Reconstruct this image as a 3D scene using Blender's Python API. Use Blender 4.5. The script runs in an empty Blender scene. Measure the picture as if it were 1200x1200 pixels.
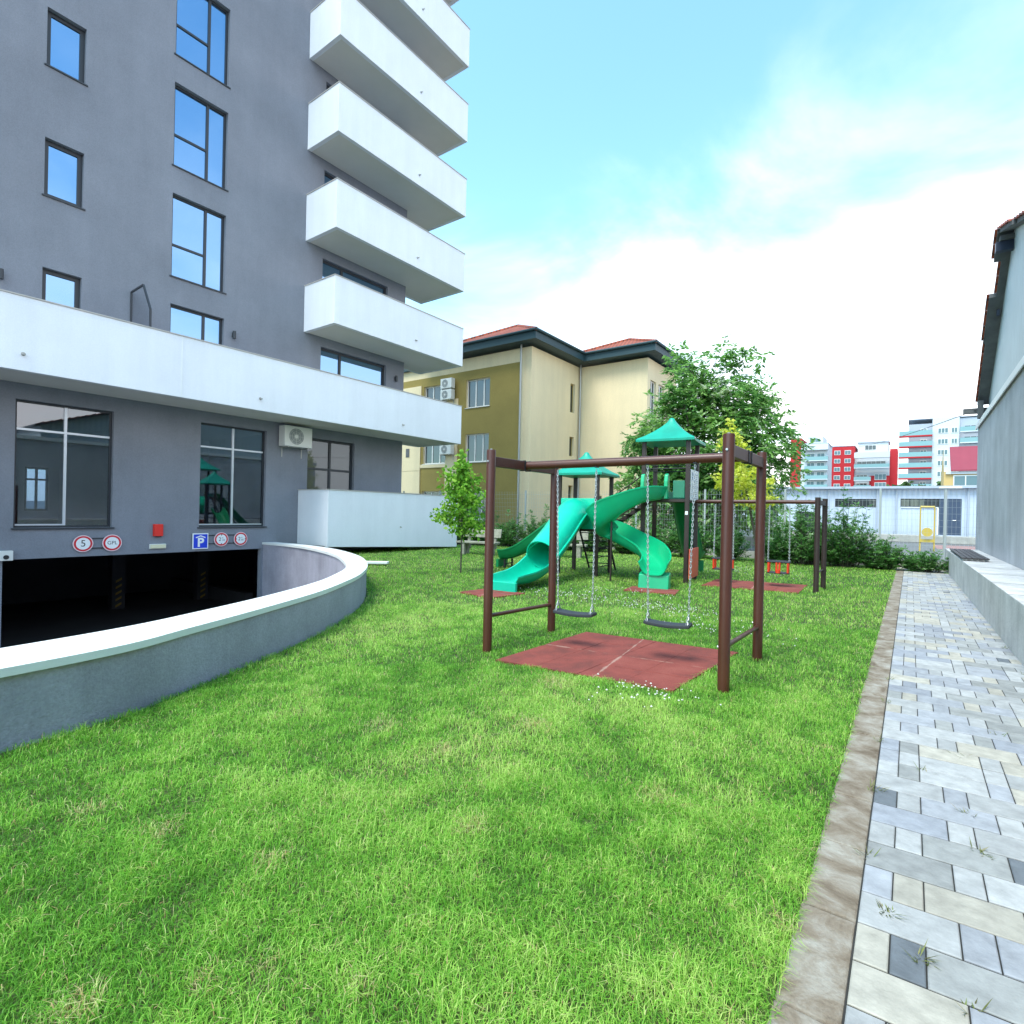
import bpy, bmesh, math, random
import numpy as np
from mathutils import Vector, Matrix

random.seed(7)
RNG = np.random.default_rng(7)
SC = bpy.context.scene
COL = SC.collection
R = math.radians

# ------------------------------------------------------------------ camera
CAM_H = 1.55
YAW, PITCH, ROLL = 0.630945, -0.00194, 0.02185
cam_d = bpy.data.cameras.new("camera")
cam_d.sensor_width = 36.0
cam_d.lens = 639.6 / 1200 * 36.0
cam_d.clip_start = 0.05
cam_d.clip_end = 8000
cam = bpy.data.objects.new("camera", cam_d)
COL.objects.link(cam)
_f = Vector((-math.sin(YAW) * math.cos(PITCH), math.cos(YAW) * math.cos(PITCH), math.sin(PITCH)))
_r = Vector((math.cos(YAW), math.sin(YAW), 0))
_u = _r.cross(_f)
_r2 = _r * math.cos(ROLL) + _u * math.sin(ROLL)
_u2 = -_r * math.sin(ROLL) + _u * math.cos(ROLL)
_m = Matrix((( _r2.x, _u2.x, -_f.x, 0), (_r2.y, _u2.y, -_f.y, 0), (_r2.z, _u2.z, -_f.z, CAM_H), (0, 0, 0, 1)))
cam.matrix_world = _m
SC.camera = cam

# ------------------------------------------------------------------ light
SUN_EL, SUN_AZ = R(60), R(184)          # azimuth clockwise from +Y
SC.view_settings.view_transform = 'Standard'
SC.view_settings.look = 'None'
SC.view_settings.exposure = 1.35
SC.view_settings.gamma = 1.0

world = bpy.data.worlds.new("World")
SC.world = world
world.use_nodes = True
nt = world.node_tree
nt.nodes.clear()


def N(tree, typ, **kw):
    n = tree.nodes.new(typ)
    for k, v in kw.items():
        if k == 'inp':
            for kk, vv in v.items():
                n.inputs[kk].default_value = vv
        else:
            setattr(n, k, v)
    return n


def math_node(tree, op, a, b=None, clamp=False):
    n = N(tree, 'ShaderNodeMath', operation=op, use_clamp=clamp)
    for i, x in enumerate((a, b)):
        if x is None:
            continue
        if isinstance(x, (int, float)):
            n.inputs[i].default_value = x
        else:
            tree.links.new(x, n.inputs[i])
    return n.outputs[0]


L = nt.links.new
out = N(nt, 'ShaderNodeOutputWorld')
bg_sky = N(nt, 'ShaderNodeBackground')
bg_cloud = N(nt, 'ShaderNodeBackground')
mix = N(nt, 'ShaderNodeMixShader')
sky = N(nt, 'ShaderNodeTexSky', sky_type='NISHITA')
sky.sun_disc = False
sky.sun_elevation = SUN_EL
sky.sun_rotation = SUN_AZ
sky.air_density = 1.0
sky.dust_density = 0.6
tint = N(nt, 'ShaderNodeMixRGB', blend_type='MULTIPLY', inp={0: 1.0, 2: (1.08, 1.42, 1.26, 1)})
L(sky.outputs[0], tint.inputs[1])
L(tint.outputs[0], bg_sky.inputs[0])
bg_sky.inputs[1].default_value = 0.15
bg_cloud.inputs[0].default_value = (1.0, 0.975, 1.0, 1)
bg_cloud.inputs[1].default_value = 0.95
tc = N(nt, 'ShaderNodeTexCoord')
sep = N(nt, 'ShaderNodeSeparateXYZ')
L(tc.outputs['Generated'], sep.inputs[0])
zc = math_node(nt, 'MAXIMUM', sep.outputs[2], 0.0)
den = math_node(nt, 'ADD', zc, 0.28)
px_ = math_node(nt, 'DIVIDE', sep.outputs[0], den)
py_ = math_node(nt, 'DIVIDE', sep.outputs[1], den)
comb = N(nt, 'ShaderNodeCombineXYZ')
L(px_, comb.inputs[0]); L(py_, comb.inputs[1])
noi = N(nt, 'ShaderNodeTexNoise', inp={'Scale': 1.9, 'Detail': 7.0, 'Roughness': 0.55, 'Distortion': 0.35})
L(comb.outputs[0], noi.inputs['Vector'])
# more cloud low down and towards the path side of the sky
side = math_node(nt, 'ADD', math_node(nt, 'MULTIPLY', sep.outputs[0], 0.807), math_node(nt, 'MULTIPLY', sep.outputs[1], 0.59))
bias = math_node(nt, 'SUBTRACT', .94, math_node(nt, 'MULTIPLY', zc, 1.75))
bias = math_node(nt, 'ADD', bias, math_node(nt, 'MULTIPLY', side, 0.34))
amt = math_node(nt, 'ADD', math_node(nt, 'MULTIPLY', math_node(nt, 'SUBTRACT', noi.outputs[0], 0.5), 1.7), bias)
mr = N(nt, 'ShaderNodeMapRange', interpolation_type='SMOOTHSTEP', inp={1: -.05, 2: 1.10, 3: 0.0, 4: 1.0})
L(amt, mr.inputs[0])
L(mr.outputs[0], mix.inputs[0])
L(bg_sky.outputs[0], mix.inputs[1]); L(bg_cloud.outputs[0], mix.inputs[2])
L(mix.outputs[0], out.inputs[0])

sun_d = bpy.data.lights.new("sun", 'SUN')
sun_d.energy = 1.6
sun_d.angle = R(27)
sun_d.color = (1.0, 0.97, 0.92)
sun = bpy.data.objects.new("sun", sun_d)
COL.objects.link(sun)
sd = Vector((math.sin(SUN_AZ) * math.cos(SUN_EL), math.cos(SUN_AZ) * math.cos(SUN_EL), math.sin(SUN_EL)))
sun.rotation_euler = sd.to_track_quat('Z', 'Y').to_euler()
sun.location = sd * 60


# ------------------------------------------------------------------ materials
def new_mat(name):
    m = bpy.data.materials.new(name)
    m.use_nodes = True
    b = m.node_tree.nodes['Principled BSDF']
    return m, m.node_tree, b


def mat(name, col, rough=0.7, var=0.0, vscale=3.0, bump=0.0, bscale=80.0, metal=0.0, spec=0.5, dirt=None, coat=0.0, fine=0.0, streak=0.0):
    """plain procedural surface: base colour broken by noise, fine relief as bump"""
    m, t, b = new_mat(name)
    b.inputs['Roughness'].default_value = rough
    b.inputs['Metallic'].default_value = metal
    b.inputs['Specular IOR Level'].default_value = spec
    b.inputs['Coat Weight'].default_value = coat
    c4 = (*col, 1)
    b.inputs['Base Color'].default_value = c4
    tcn = N(t, 'ShaderNodeTexCoord')
    if var > 0:
        n = N(t, 'ShaderNodeTexNoise', inp={'Scale': vscale, 'Detail': 6.0, 'Roughness': 0.6})
        t.links.new(tcn.outputs['Object'], n.inputs['Vector'])
        r = N(t, 'ShaderNodeValToRGB')
        r.color_ramp.elements[0].position = 0.3
        r.color_ramp.elements[1].position = 0.7
        dk = dirt if dirt else tuple(x * (1 - var) for x in col)
        r.color_ramp.elements[0].color = (*dk, 1)
        r.color_ramp.elements[1].color = tuple(min(1, x * (1 + var * .5)) for x in col) + (1,)
        t.links.new(n.outputs[0], r.inputs[0])
        o = r.outputs[0]
        if fine > 0:
            n3 = N(t, 'ShaderNodeTexNoise', inp={'Scale': bscale * .6, 'Detail': 2.0})
            t.links.new(tcn.outputs['Object'], n3.inputs['Vector'])
            mm = N(t, 'ShaderNodeMapRange', inp={1: .3, 2: .7, 3: 1 - fine, 4: 1 + fine})
            t.links.new(n3.outputs[0], mm.inputs[0])
            mx = N(t, 'ShaderNodeVectorMath', operation='SCALE')
            t.links.new(o, mx.inputs[0]); t.links.new(mm.outputs[0], mx.inputs[3])
            o = mx.outputs[0]
        if streak > 0:
            mp = N(t, 'ShaderNodeMapping', inp={3: (2.2, 2.2, .22)})
            t.links.new(tcn.outputs['Object'], mp.inputs[0])
            n4 = N(t, 'ShaderNodeTexNoise', inp={'Scale': 1.0, 'Detail': 7.0, 'Roughness': .7})
            t.links.new(mp.outputs[0], n4.inputs['Vector'])
            m4_ = N(t, 'ShaderNodeMapRange', inp={1: .38, 2: .68, 3: 1.0, 4: 1 - streak})
            t.links.new(n4.outputs[0], m4_.inputs[0])
            x4 = N(t, 'ShaderNodeVectorMath', operation='SCALE')
            t.links.new(o, x4.inputs[0]); t.links.new(m4_.outputs[0], x4.inputs[3])
            o = x4.outputs[0]
        t.links.new(o, b.inputs['Base Color'])
    if bump > 0:
        n2 = N(t, 'ShaderNodeTexNoise', inp={'Scale': bscale, 'Detail': 4.0})
        t.links.new(tcn.outputs['Object'], n2.inputs['Vector'])
        bp = N(t, 'ShaderNodeBump', inp={'Strength': bump, 'Distance': 0.01})
        t.links.new(n2.outputs[0], bp.inputs['Height'])
        t.links.new(bp.outputs[0], b.inputs['Normal'])
    return m


def leaf_mat(name, stops, transl=0.35, rough=0.5):
    """foliage: colour of each leaf from its own random value"""
    m, t, b = new_mat(name)
    at = N(t, 'ShaderNodeAttribute', attribute_name='v')
    r = N(t, 'ShaderNodeValToRGB')
    cr = r.color_ramp
    while len(cr.elements) < len(stops):
        cr.elements.new(0.5)
    for e, (p, c) in zip(cr.elements, stops):
        e.position = p
        e.color = (*c, 1)
    t.links.new(at.outputs['Fac'], r.inputs[0])
    t.links.new(r.outputs[0], b.inputs['Base Color'])
    b.inputs['Roughness'].default_value = rough
    b.inputs['Specular IOR Level'].default_value = 0.3
    tr = N(t, 'ShaderNodeBsdfTranslucent')
    t.links.new(r.outputs[0], tr.inputs[0])
    mx = N(t, 'ShaderNodeMixShader', inp={0: transl})
    o = t.nodes['Material Output']
    t.links.new(b.outputs[0], mx.inputs[1]); t.links.new(tr.outputs[0], mx.inputs[2])
    t.links.new(mx.outputs[0], o.inputs[0])
    return m


def glass_mat(name, base, tintc, refl, rough=0.02):
    m, t, b = new_mat(name)
    b.inputs['Base Color'].default_value = (*base, 1)
    b.inputs['Roughness'].default_value = 0.4
    g = N(t, 'ShaderNodeBsdfGlossy', inp={'Color': (*tintc, 1), 'Roughness': rough})
    mx = N(t, 'ShaderNodeMixShader', inp={0: refl})
    o = t.nodes['Material Output']
    t.links.new(b.outputs[0], mx.inputs[1]); t.links.new(g.outputs[0], mx.inputs[2])
    t.links.new(mx.outputs[0], o.inputs[0])
    return m


def clear_glass(name, tintc, refl=0.12):
    m, t, b = new_mat(name)
    tr = N(t, 'ShaderNodeBsdfTransparent', inp={'Color': (*tintc, 1)})
    g = N(t, 'ShaderNodeBsdfGlossy', inp={'Color': (1, 1, 1, 1), 'Roughness': 0.01})
    fr = N(t, 'ShaderNodeFresnel', inp={'IOR': 1.5})
    mx = N(t, 'ShaderNodeMixShader')
    ad = math_node(t, 'ADD', fr.outputs[0], refl, True)
    t.links.new(ad, mx.inputs[0])
    o = t.nodes['Material Output']
    t.links.new(tr.outputs[0], mx.inputs[1]); t.links.new(g.outputs[0], mx.inputs[2])
    t.links.new(mx.outputs[0], o.inputs[0])
    return m


def attr_mat(name, rough=0.8, bump=0.3, bscale=60, noise=0.15, nscale=9.0):
    """colour per face from the mesh attribute 'col', weathered by noise"""
    m, t, b = new_mat(name)
    at = N(t, 'ShaderNodeAttribute', attribute_name='col')
    tcn = N(t, 'ShaderNodeTexCoord')
    n = N(t, 'ShaderNodeTexNoise', inp={'Scale': nscale, 'Detail': 8.0, 'Roughness': 0.65})
    t.links.new(tcn.outputs['Object'], n.inputs['Vector'])
    mm = N(t, 'ShaderNodeMapRange', inp={1: .3, 2: .7, 3: 1 - noise, 4: 1 + noise})
    t.links.new(n.outputs[0], mm.inputs[0])
    mx = N(t, 'ShaderNodeVectorMath', operation='SCALE')
    t.links.new(at.outputs['Color'], mx.inputs[0]); t.links.new(mm.outputs[0], mx.inputs[3])
    t.links.new(mx.outputs[0], b.inputs['Base Color'])
    b.inputs['Roughness'].default_value = rough
    n2 = N(t, 'ShaderNodeTexNoise', inp={'Scale': bscale, 'Detail': 5.0})
    t.links.new(tcn.outputs['Object'], n2.inputs['Vector'])
    bp = N(t, 'ShaderNodeBump', inp={'Strength': bump, 'Distance': 0.006})
    t.links.new(n2.outputs[0], bp.inputs['Height'])
    t.links.new(bp.outputs[0], b.inputs['Normal'])
    return m


M = {}
M['grey_plaster'] = mat('grey_plaster', (0.232, 0.245, 0.282), 0.9, 0.16, 0.5, 0.7, 80, fine=0.08, streak=.08)
M['white_plaster'] = mat('white_plaster', (0.84, 0.85, 0.88), 0.85, 0.05, 0.6, 0.4, 100, streak=.06, fine=.03)
M['white_cap'] = mat('white_cap', (0.46, 0.43, 0.40), 0.5, 0.1, 2)
M['white_paint'] = mat('white_paint', (0.82, 0.83, 0.82), 0.55, 0.05, 1.2, 0.1, 60)
M['coping'] = mat('coping_stone', (0.84, 0.83, 0.80), 0.6, 0.07, 1.5, 0.15, 60)
M['soffit'] = mat('soffit_plaster', (0.72, 0.69, 0.63), 0.9, 0.06, 0.7, 0.2, 90)
M['ramp_plaster'] = mat('ramp_plaster', (0.43, 0.405, 0.475), 0.9, 0.25, 0.9, 0.6, 70, fine=0.10, streak=.15)
M['anthracite'] = mat('anthracite_metal', (0.028, 0.034, 0.042), 0.45)
M['silver'] = mat('silver_metal', (0.62, 0.65, 0.70), 0.35, metal=0.6)
M['sky_glass'] = glass_mat('sky_glass', (0.02, 0.05, 0.09), (0.30, 0.52, 0.80), 0.62)
M['shop_glass'] = clear_glass('shop_glass', (0.62, 0.70, 0.78), 0.07)
M['dark_glass'] = glass_mat('dark_glass', (0.02, 0.025, 0.03), (0.75, 0.85, 0.9), 0.075)
M['room_wall'] = mat('room_wall', (0.45, 0.47, 0.52), 0.9)
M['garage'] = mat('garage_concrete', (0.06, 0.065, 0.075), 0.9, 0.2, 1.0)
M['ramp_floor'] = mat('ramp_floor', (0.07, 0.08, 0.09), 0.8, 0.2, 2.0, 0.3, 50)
M['hazard_yellow'] = mat('hazard_yellow', (0.34, 0.23, 0.03), 0.6)
M['black'] = mat('black_plastic', (0.015, 0.016, 0.018), 0.6)
M['rubber'] = mat('black_rubber', (0.035, 0.04, 0.048), 0.7, 0.1, 20)
M['sign_red'] = mat('sign_red', (0.62, 0.015, 0.03), 0.4)
M['sign_white'] = mat('sign_white', (0.85, 0.86, 0.86), 0.4)
M['sign_pink'] = mat('sign_rim', (0.82, 0.62, 0.64), 0.4)
M['sign_blue'] = mat('sign_blue', (0.01, 0.05, 0.62), 0.4)
M['sign_black'] = mat('sign_black', (0.02, 0.02, 0.02), 0.5)
M['alarm_red'] = mat('alarm_red', (0.80, 0.03, 0.02), 0.45)
M['lamp_cream'] = mat('lamp_cream', (0.75, 0.70, 0.48), 0.5)
M['ac_white'] = mat('ac_white', (0.72, 0.72, 0.68), 0.5, 0.05, 3)
M['ac_grille'] = mat('ac_grille', (0.25, 0.27, 0.27), 0.6)
M['cream'] = mat('cream_render', (0.80, 0.66, 0.42), 0.9, 0.07, 0.4, 0.3, 40, fine=0.05, streak=.07)
M['olive'] = mat('olive_render', (0.31, 0.235, 0.065), 0.9, 0.12, 0.6, 0.3, 40, fine=0.06)
M['eave'] = mat('eave_teal', (0.025, 0.062, 0.075), 0.6)
M['tile'] = None
M['pvc'] = mat('white_pvc', (0.78, 0.76, 0.72), 0.4)
M['zinc'] = mat('zinc', (0.42, 0.42, 0.40), 0.45, 0.1, 2, metal=0.5)
M['brown_steel'] = mat('brown_steel', (0.088, 0.026, 0.015), 0.38, 0.18, 4, 0.06, 120, spec=0.5)
M['dark_brown'] = mat('dark_brown_steel', (0.040, 0.024, 0.020), 0.5, 0.15, 5)
M['galv'] = mat('galvanised', (0.55, 0.56, 0.57), 0.4, 0.1, 10, metal=0.7)
M['slide_green'] = mat('slide_green', (0.004, 0.44, 0.19), 0.34, 0.14, 1.6, 0.03, 40, coat=0.15)
M['tube_turq'] = mat('tube_turquoise', (0.004, 0.56, 0.35), 0.36, 0.14, 1.6, 0.03, 40, coat=0.15)
M['roof_green'] = mat('roof_green', (0.004, 0.36, 0.24), 0.4, 0.2, 2.5, 0.1, 25)
M['slide_dark'] = mat('slide_dark_green', (0.005, 0.26, 0.085), 0.4, 0.15, 2.0)
M['panel_green'] = mat('panel_green', (0.012, 0.20, 0.11), 0.3, 0.2, 5)
M['board_red'] = mat('board_red', (0.88, 0.15, 0.095), 0.5, 0.1, 6)
M['toy_red'] = mat('toy_red', (0.72, 0.05, 0.015), 0.45)
M['concrete'] = mat('concrete', (0.42, 0.41, 0.37), 0.9, 0.25, 2.5, 0.5, 40, fine=0.08)
M['concrete_lt'] = mat('concrete_light', (0.70, 0.68, 0.66), 0.9, 0.22, 1.6, 0.5, 40, fine=0.08, streak=.22)
M['wall_grey'] = mat('wall_grey_render', (0.58, 0.575, 0.60), 0.95, 0.20, 0.9, 0.5, 60, fine=0.10, streak=.16)
M['bench_conc'] = mat('bench_concrete', (0.34, 0.33, 0.25), 0.9, 0.35, 4, 0.6, 30, fine=0.15)
M['slat'] = mat('slat_brown', (0.055, 0.048, 0.052), 0.6, 0.25, 5)
M['gable'] = None
M['steel_blue'] = mat('steel_blue', (0.02, 0.03, 0.06), 0.4)
M['soffit_dk'] = mat('soffit_dark', (0.13, 0.135, 0.14), 0.9, 0.3, 3)
M['shed'] = None
M['shed_trim'] = mat('shed_trim', (0.42, 0.47, 0.54), 0.5)
M['door_blue'] = mat('door_blue', (0.045, 0.07, 0.12), 0.5)
M['far_red'] = mat('far_red', (0.46, 0.016, 0.022), 0.8, 0.05, .1)
M['far_white'] = mat('far_white', (0.58, 0.61, 0.63), 0.8, 0.05, .1)
M['far_grey'] = mat('far_grey', (0.40, 0.44, 0.50), 0.8, 0.05, .1)
M['far_glass'] = mat('far_glass', (0.12, 0.20, 0.22), 0.3)
M['far_rail'] = mat('far_rail', (0.20, 0.36, 0.37), 0.3)
M['house_yellow'] = mat('house_yellow', (0.58, 0.40, 0.16), 0.85)
M['house_red'] = mat('house_red_roof', (0.42, 0.055, 0.09), 0.6, 0.1, 1)
M['fence'] = mat('fence_wire', (0.40, 0.44, 0.43), 0.5)
M['meter_yellow'] = mat('meter_yellow', (0.60, 0.44, 0.08), 0.5)
M['bark'] = mat('bark', (0.10, 0.085, 0.065), 0.9, 0.4, 12, 0.8, 30)
M['bark_young'] = mat('bark_young', (0.085, 0.075, 0.05), 0.85, 0.3, 20)
M['asphalt'] = mat('asphalt', (0.16, 0.16, 0.155), 0.95, 0.2, 0.5, 0.4, 20)
M['soil'] = mat('soil', (0.06, 0.085, 0.02), 0.95, 0.4, 6, 0.8, 15)
M['red_paving'] = mat('red_paving', (0.36, 0.19, 0.17), 0.9, 0.2, 2)
M['flower'] = mat('flower_white', (0.75, 0.72, 0.68), 0.8)


def stripe_mat(name, col, axis, pitch, amount, rough=0.5, shadow=0.35):
    """profiled sheet: ribs along one axis as bump and shade-free colour variation"""
    m, t, b = new_mat(name)
    tcn = N(t, 'ShaderNodeTexCoord')
    w = N(t, 'ShaderNodeTexWave', wave_type='BANDS', bands_direction=axis, inp={'Scale': 1.0 / pitch / 3.1416 * .5, 'Distortion': 0.0})
    t.links.new(tcn.outputs['Object'], w.inputs['Vector'])
    bp = N(t, 'ShaderNodeBump', inp={'Strength': amount, 'Distance': 0.04})
    t.links.new(w.outputs[1], bp.inputs['Height'])
    t.links.new(bp.outputs[0], b.inputs['Normal'])
    n = N(t, 'ShaderNodeTexNoise', inp={'Scale': .7, 'Detail': 5.0})
    t.links.new(tcn.outputs['Object'], n.inputs['Vector'])
    r = N(t, 'ShaderNodeValToRGB')
    r.color_ramp.elements[0].color = tuple(c * .82 for c in col) + (1,)
    r.color_ramp.elements[1].color = tuple(min(1, c * 1.1) for c in col) + (1,)
    t.links.new(n.outputs[0], r.inputs[0])
    t.links.new(r.outputs[0], b.inputs['Base Color'])
    b.inputs['Roughness'].default_value = rough
    return m


M['gable'] = stripe_mat('gable_sheet', (0.50, 0.58, 0.60), 'Y', 0.12, 0.5)
M['shed'] = stripe_mat('shed_sheet', (0.54, 0.61, 0.72), 'X', 0.16, 0.9)
M['house_red'] = stripe_mat('house_red_sheet', (0.27, 0.035, 0.055), 'X', 0.5, 0.6)


def tile_mat():
    m, t, b = new_mat('roof_tile')
    tcn = N(t, 'ShaderNodeTexCoord')
    mp = N(t, 'ShaderNodeMapping')
    t.links.new(tcn.outputs['Object'], mp.inputs[0])
    br = N(t, 'ShaderNodeTexBrick', inp={'Color1': (.50, .12, .055, 1), 'Color2': (.40, .085, .04, 1), 'Mortar': (.16, .05, .03, 1), 'Scale': 1.0,
                                        'Mortar Size': .03, 'Brick Width': .25, 'Row Height': .36})
    t.links.new(mp.outputs[0], br.inputs['Vector'])
    n = N(t, 'ShaderNodeTexNoise', inp={'Scale': 2.0, 'Detail': 4.0})
    t.links.new(tcn.outputs['Object'], n.inputs['Vector'])
    mx = N(t, 'ShaderNodeMixRGB', blend_type='MULTIPLY', inp={0: .35})
    t.links.new(br.outputs[0], mx.inputs[1]); t.links.new(n.outputs[0], mx.inputs[2])
    t.links.new(mx.outputs[0], b.inputs['Base Color'])
    bp = N(t, 'ShaderNodeBump', inp={'Strength': .8, 'Distance': .05})
    t.links.new(br.outputs[1], bp.inputs['Height']); bp.invert = True
    t.links.new(bp.outputs[0], b.inputs['Normal'])
    b.inputs['Roughness'].default_value = .8
    return m


M['tile'] = tile_mat()


def rubber_mat():
    m, t, b = new_mat('red_rubber')
    tcn = N(t, 'ShaderNodeTexCoord')
    n = N(t, 'ShaderNodeTexNoise', inp={'Scale': 2.2, 'Detail': 8.0, 'Roughness': .65})
    t.links.new(tcn.outputs['Object'], n.inputs['Vector'])
    r = N(t, 'ShaderNodeValToRGB')
    e = r.color_ramp.elements
    e[0].position = .30; e[0].color = (.13, .036, .028, 1)
    e[1].position = .52; e[1].color = (.245, .052, .038, 1)
    x = e.new(.72); x.color = (.29, .075, .055, 1)
    x = e.new(.80); x.color = (.44, .27, .21, 1)
    t.links.new(n.outputs[0], r.inputs[0])
    n2 = N(t, 'ShaderNodeTexNoise', inp={'Scale': 160.0, 'Detail': 2.0})
    t.links.new(tcn.outputs['Object'], n2.inputs['Vector'])
    mm = N(t, 'ShaderNodeMapRange', inp={1: .3, 2: .7, 3: .8, 4: 1.2})
    t.links.new(n2.outputs[0], mm.inputs[0])
    sc = N(t, 'ShaderNodeVectorMath', operation='SCALE')
    rot = N(t, 'ShaderNodeMapping', inp={2: (0, 0, -R(7.7))})
    t.links.new(tcn.outputs['Object'], rot.inputs[0])
    sp = N(t, 'ShaderNodeSeparateXYZ')
    t.links.new(rot.outputs[0], sp.inputs[0])
    dmin = math_node(t, 'MINIMUM', math_node(t, 'ABSOLUTE', sp.outputs[0]), math_node(t, 'ABSOLUTE', sp.outputs[1]))
    nd = N(t, 'ShaderNodeTexNoise', inp={'Scale': 3.5, 'Detail': 8.0, 'Roughness': .7})
    t.links.new(tcn.outputs['Object'], nd.inputs['Vector'])
    wdt = N(t, 'ShaderNodeMapRange', inp={1: .45, 2: .75, 3: .004, 4: .05})
    t.links.new(nd.outputs[0], wdt.inputs[0])
    dust = math_node(t, 'MULTIPLY', math_node(t, 'SUBTRACT', 1.0, math_node(t, 'DIVIDE', dmin, wdt.outputs[0]), True), .8)
    dm = N(t, 'ShaderNodeMixRGB', inp={2: (.42, .27, .21, 1)})
    t.links.new(dust, dm.inputs[0]); t.links.new(r.outputs[0], dm.inputs[1])
    t.links.new(dm.outputs[0], sc.inputs[0]); t.links.new(mm.outputs[0], sc.inputs[3])
    t.links.new(sc.outputs[0], b.inputs['Base Color'])
    b.inputs['Roughness'].default_value = .95
    bp = N(t, 'ShaderNodeBump', inp={'Strength': .5, 'Distance': .004})
    t.links.new(n2.outputs[0], bp.inputs['Height']); t.links.new(bp.outputs[0], b.inputs['Normal'])
    return m


M['mat'] = rubber_mat()


# ------------------------------------------------------------------ mesh helpers
class MB:
    def __init__(self):
        self.v = []
        self.f = []
        self.mi = []
        self.k = 0

    def mslot(self, k):
        self.k = k
        return self

    def add(self, vs, fs):
        o = len(self.v)
        self.v.extend([tuple(p) for p in vs])
        for f in fs:
            self.f.append([i + o for i in f])
            self.mi.append(self.k)
        return self

    def box(self, x0, x1, y0, y1, z0, z1, T=None):
        vs = [(x, y, z) for z in (z0, z1) for y in (y0, y1) for x in (x0, x1)]
        if T:
            vs = [T(*p) for p in vs]
        return self.add(vs, [(0, 2, 3, 1), (4, 5, 7, 6), (0, 1, 5, 4), (2, 6, 7, 3), (0, 4, 6, 2), (1, 3, 7, 5)])

    def quad(self, a, b, c, d):
        return self.add([a, b, c, d], [(0, 1, 2, 3)])

    def prism(self, poly, z0, z1):
        n = len(poly)
        vs = [(x, y, z0) for x, y in poly] + [(x, y, z1) for x, y in poly]
        fs = [tuple(reversed(range(n))), tuple(range(n, 2 * n))]
        fs += [(i, (i + 1) % n, n + (i + 1) % n, n + i) for i in range(n)]
        return self.add(vs, fs)

    def bar(self, a, b, w, h, up=(0, 0, 1)):
        """rectangular bar from a to b, w across, h along up"""
        a = Vector(a); b = Vector(b)
        t = (b - a).normalized()
        up = Vector(up)
        s = t.cross(up)
        if s.length < 1e-4:
            s = t.cross(Vector((1, 0, 0)))
        s.normalize()
        n = s.cross(t)
        vs = []
        for p in (a, b):
            for i, j in ((-1, -1), (1, -1), (1, 1), (-1, 1)):
                vs.append(p + s * (i * w / 2) + n * (j * h / 2))
        return self.add(vs, [(0, 3, 2, 1), (4, 5, 6, 7), (0, 1, 5, 4), (1, 2, 6, 5), (2, 3, 7, 6), (3, 0, 4, 7)])

    def tube(self, pts, r, n=10, cap=True):
        pts = [Vector(p) for p in pts]
        rs = r if isinstance(r, (list, tuple)) else [r] * len(pts)
        rings = []
        prev = None
        for i, p in enumerate(pts):
            t = (pts[min(i + 1, len(pts) - 1)] - pts[max(i - 1, 0)]).normalized()
            if prev is None:
                ref = Vector((0, 0, 1)) if abs(t.z) < .9 else Vector((1, 0, 0))
                s = t.cross(ref).normalized()
            else:
                s = (prev - t * prev.dot(t)).normalized()
            prev = s
            q = t.cross(s)
            rings.append([p + (s * math.cos(a) + q * math.sin(a)) * rs[i] for a in (2 * math.pi * k / n for k in range(n))])
        vs = [p for rg in rings for p in rg]
        fs = []
        for i in range(len(rings) - 1):
            for k in range(n):
                a = i * n + k; b = i * n + (k + 1) % n
                fs.append((a, b, b + n, a + n))
        if cap:
            fs.append(tuple(reversed(range(n))))
            fs.append(tuple(range((len(rings) - 1) * n, len(rings) * n)))
        return self.add(vs, fs)

    def build(self, name, mats, parent=None, smooth=False, bevel=0.0, angle=40):
        me = bpy.data.meshes.new(name)
        me.from_pydata(self.v, [], self.f)
        if not isinstance(mats, (list, tuple)):
            mats = [mats]
        for m in mats:
            me.materials.append(m)
        me.polygons.foreach_set('material_index', self.mi)
        bm = bmesh.new()
        bm.from_mesh(me)
        bmesh.ops.recalc_face_normals(bm, faces=bm.faces)
        bm.to_mesh(me)
        bm.free()
        if smooth:
            me.polygons.foreach_set('use_smooth', [True] * len(me.polygons))
            try:
                me.set_sharp_from_angle(angle=R(angle))
            except Exception:
                pass
        me.update()
        o = bpy.data.objects.new(name, me)
        COL.objects.link(o)
        if parent:
            o.parent = parent
        if bevel > 0:
            b = o.modifiers.new('bevel', 'BEVEL')
            b.width = bevel
            b.segments = 2
            b.limit_method = 'ANGLE'
        return o


def tag(o, label, cat, group=None):
    o['label'] = label
    o['category'] = cat
    if group:
        o['group'] = group
    return o


def struct(o):
    o['kind'] = 'structure'
    return o


def thing(name, label, cat, loc=(0, 0, 0), rz=0.0, group=None):
    o = bpy.data.objects.new(name, None)
    o.empty_display_size = .2
    COL.objects.link(o)
    o.location = loc
    o.rotation_euler = (0, 0, rz)
    return tag(o, label, cat, group)


def copy_tree(o, parent=None):
    c = o.copy()
    COL.objects.link(c)
    c.parent = parent
    for ch in list(o.children):
        copy_tree(ch, c)
    return c


def text_into(mb, s, size, T, spacing=1.0, bold=0.0):
    """adds the outline of a short text, centred, through the mapping T(u, v) -> point"""
    cu = bpy.data.curves.new('t', 'FONT')
    cu.body = s
    cu.size = size
    cu.align_x = 'CENTER'
    cu.align_y = 'CENTER'
    cu.space_character = spacing
    cu.offset = bold
    cu.resolution_u = 4
    ob = bpy.data.objects.new('t', cu)
    me = ob.to_mesh()
    vs = [T(v.co.x, v.co.y) for v in me.vertices]
    fs = [tuple(p.vertices) for p in me.polygons]
    mb.add(vs, fs)
    ob.to_mesh_clear()
    bpy.data.objects.remove(ob)
    bpy.data.curves.remove(cu)


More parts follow.
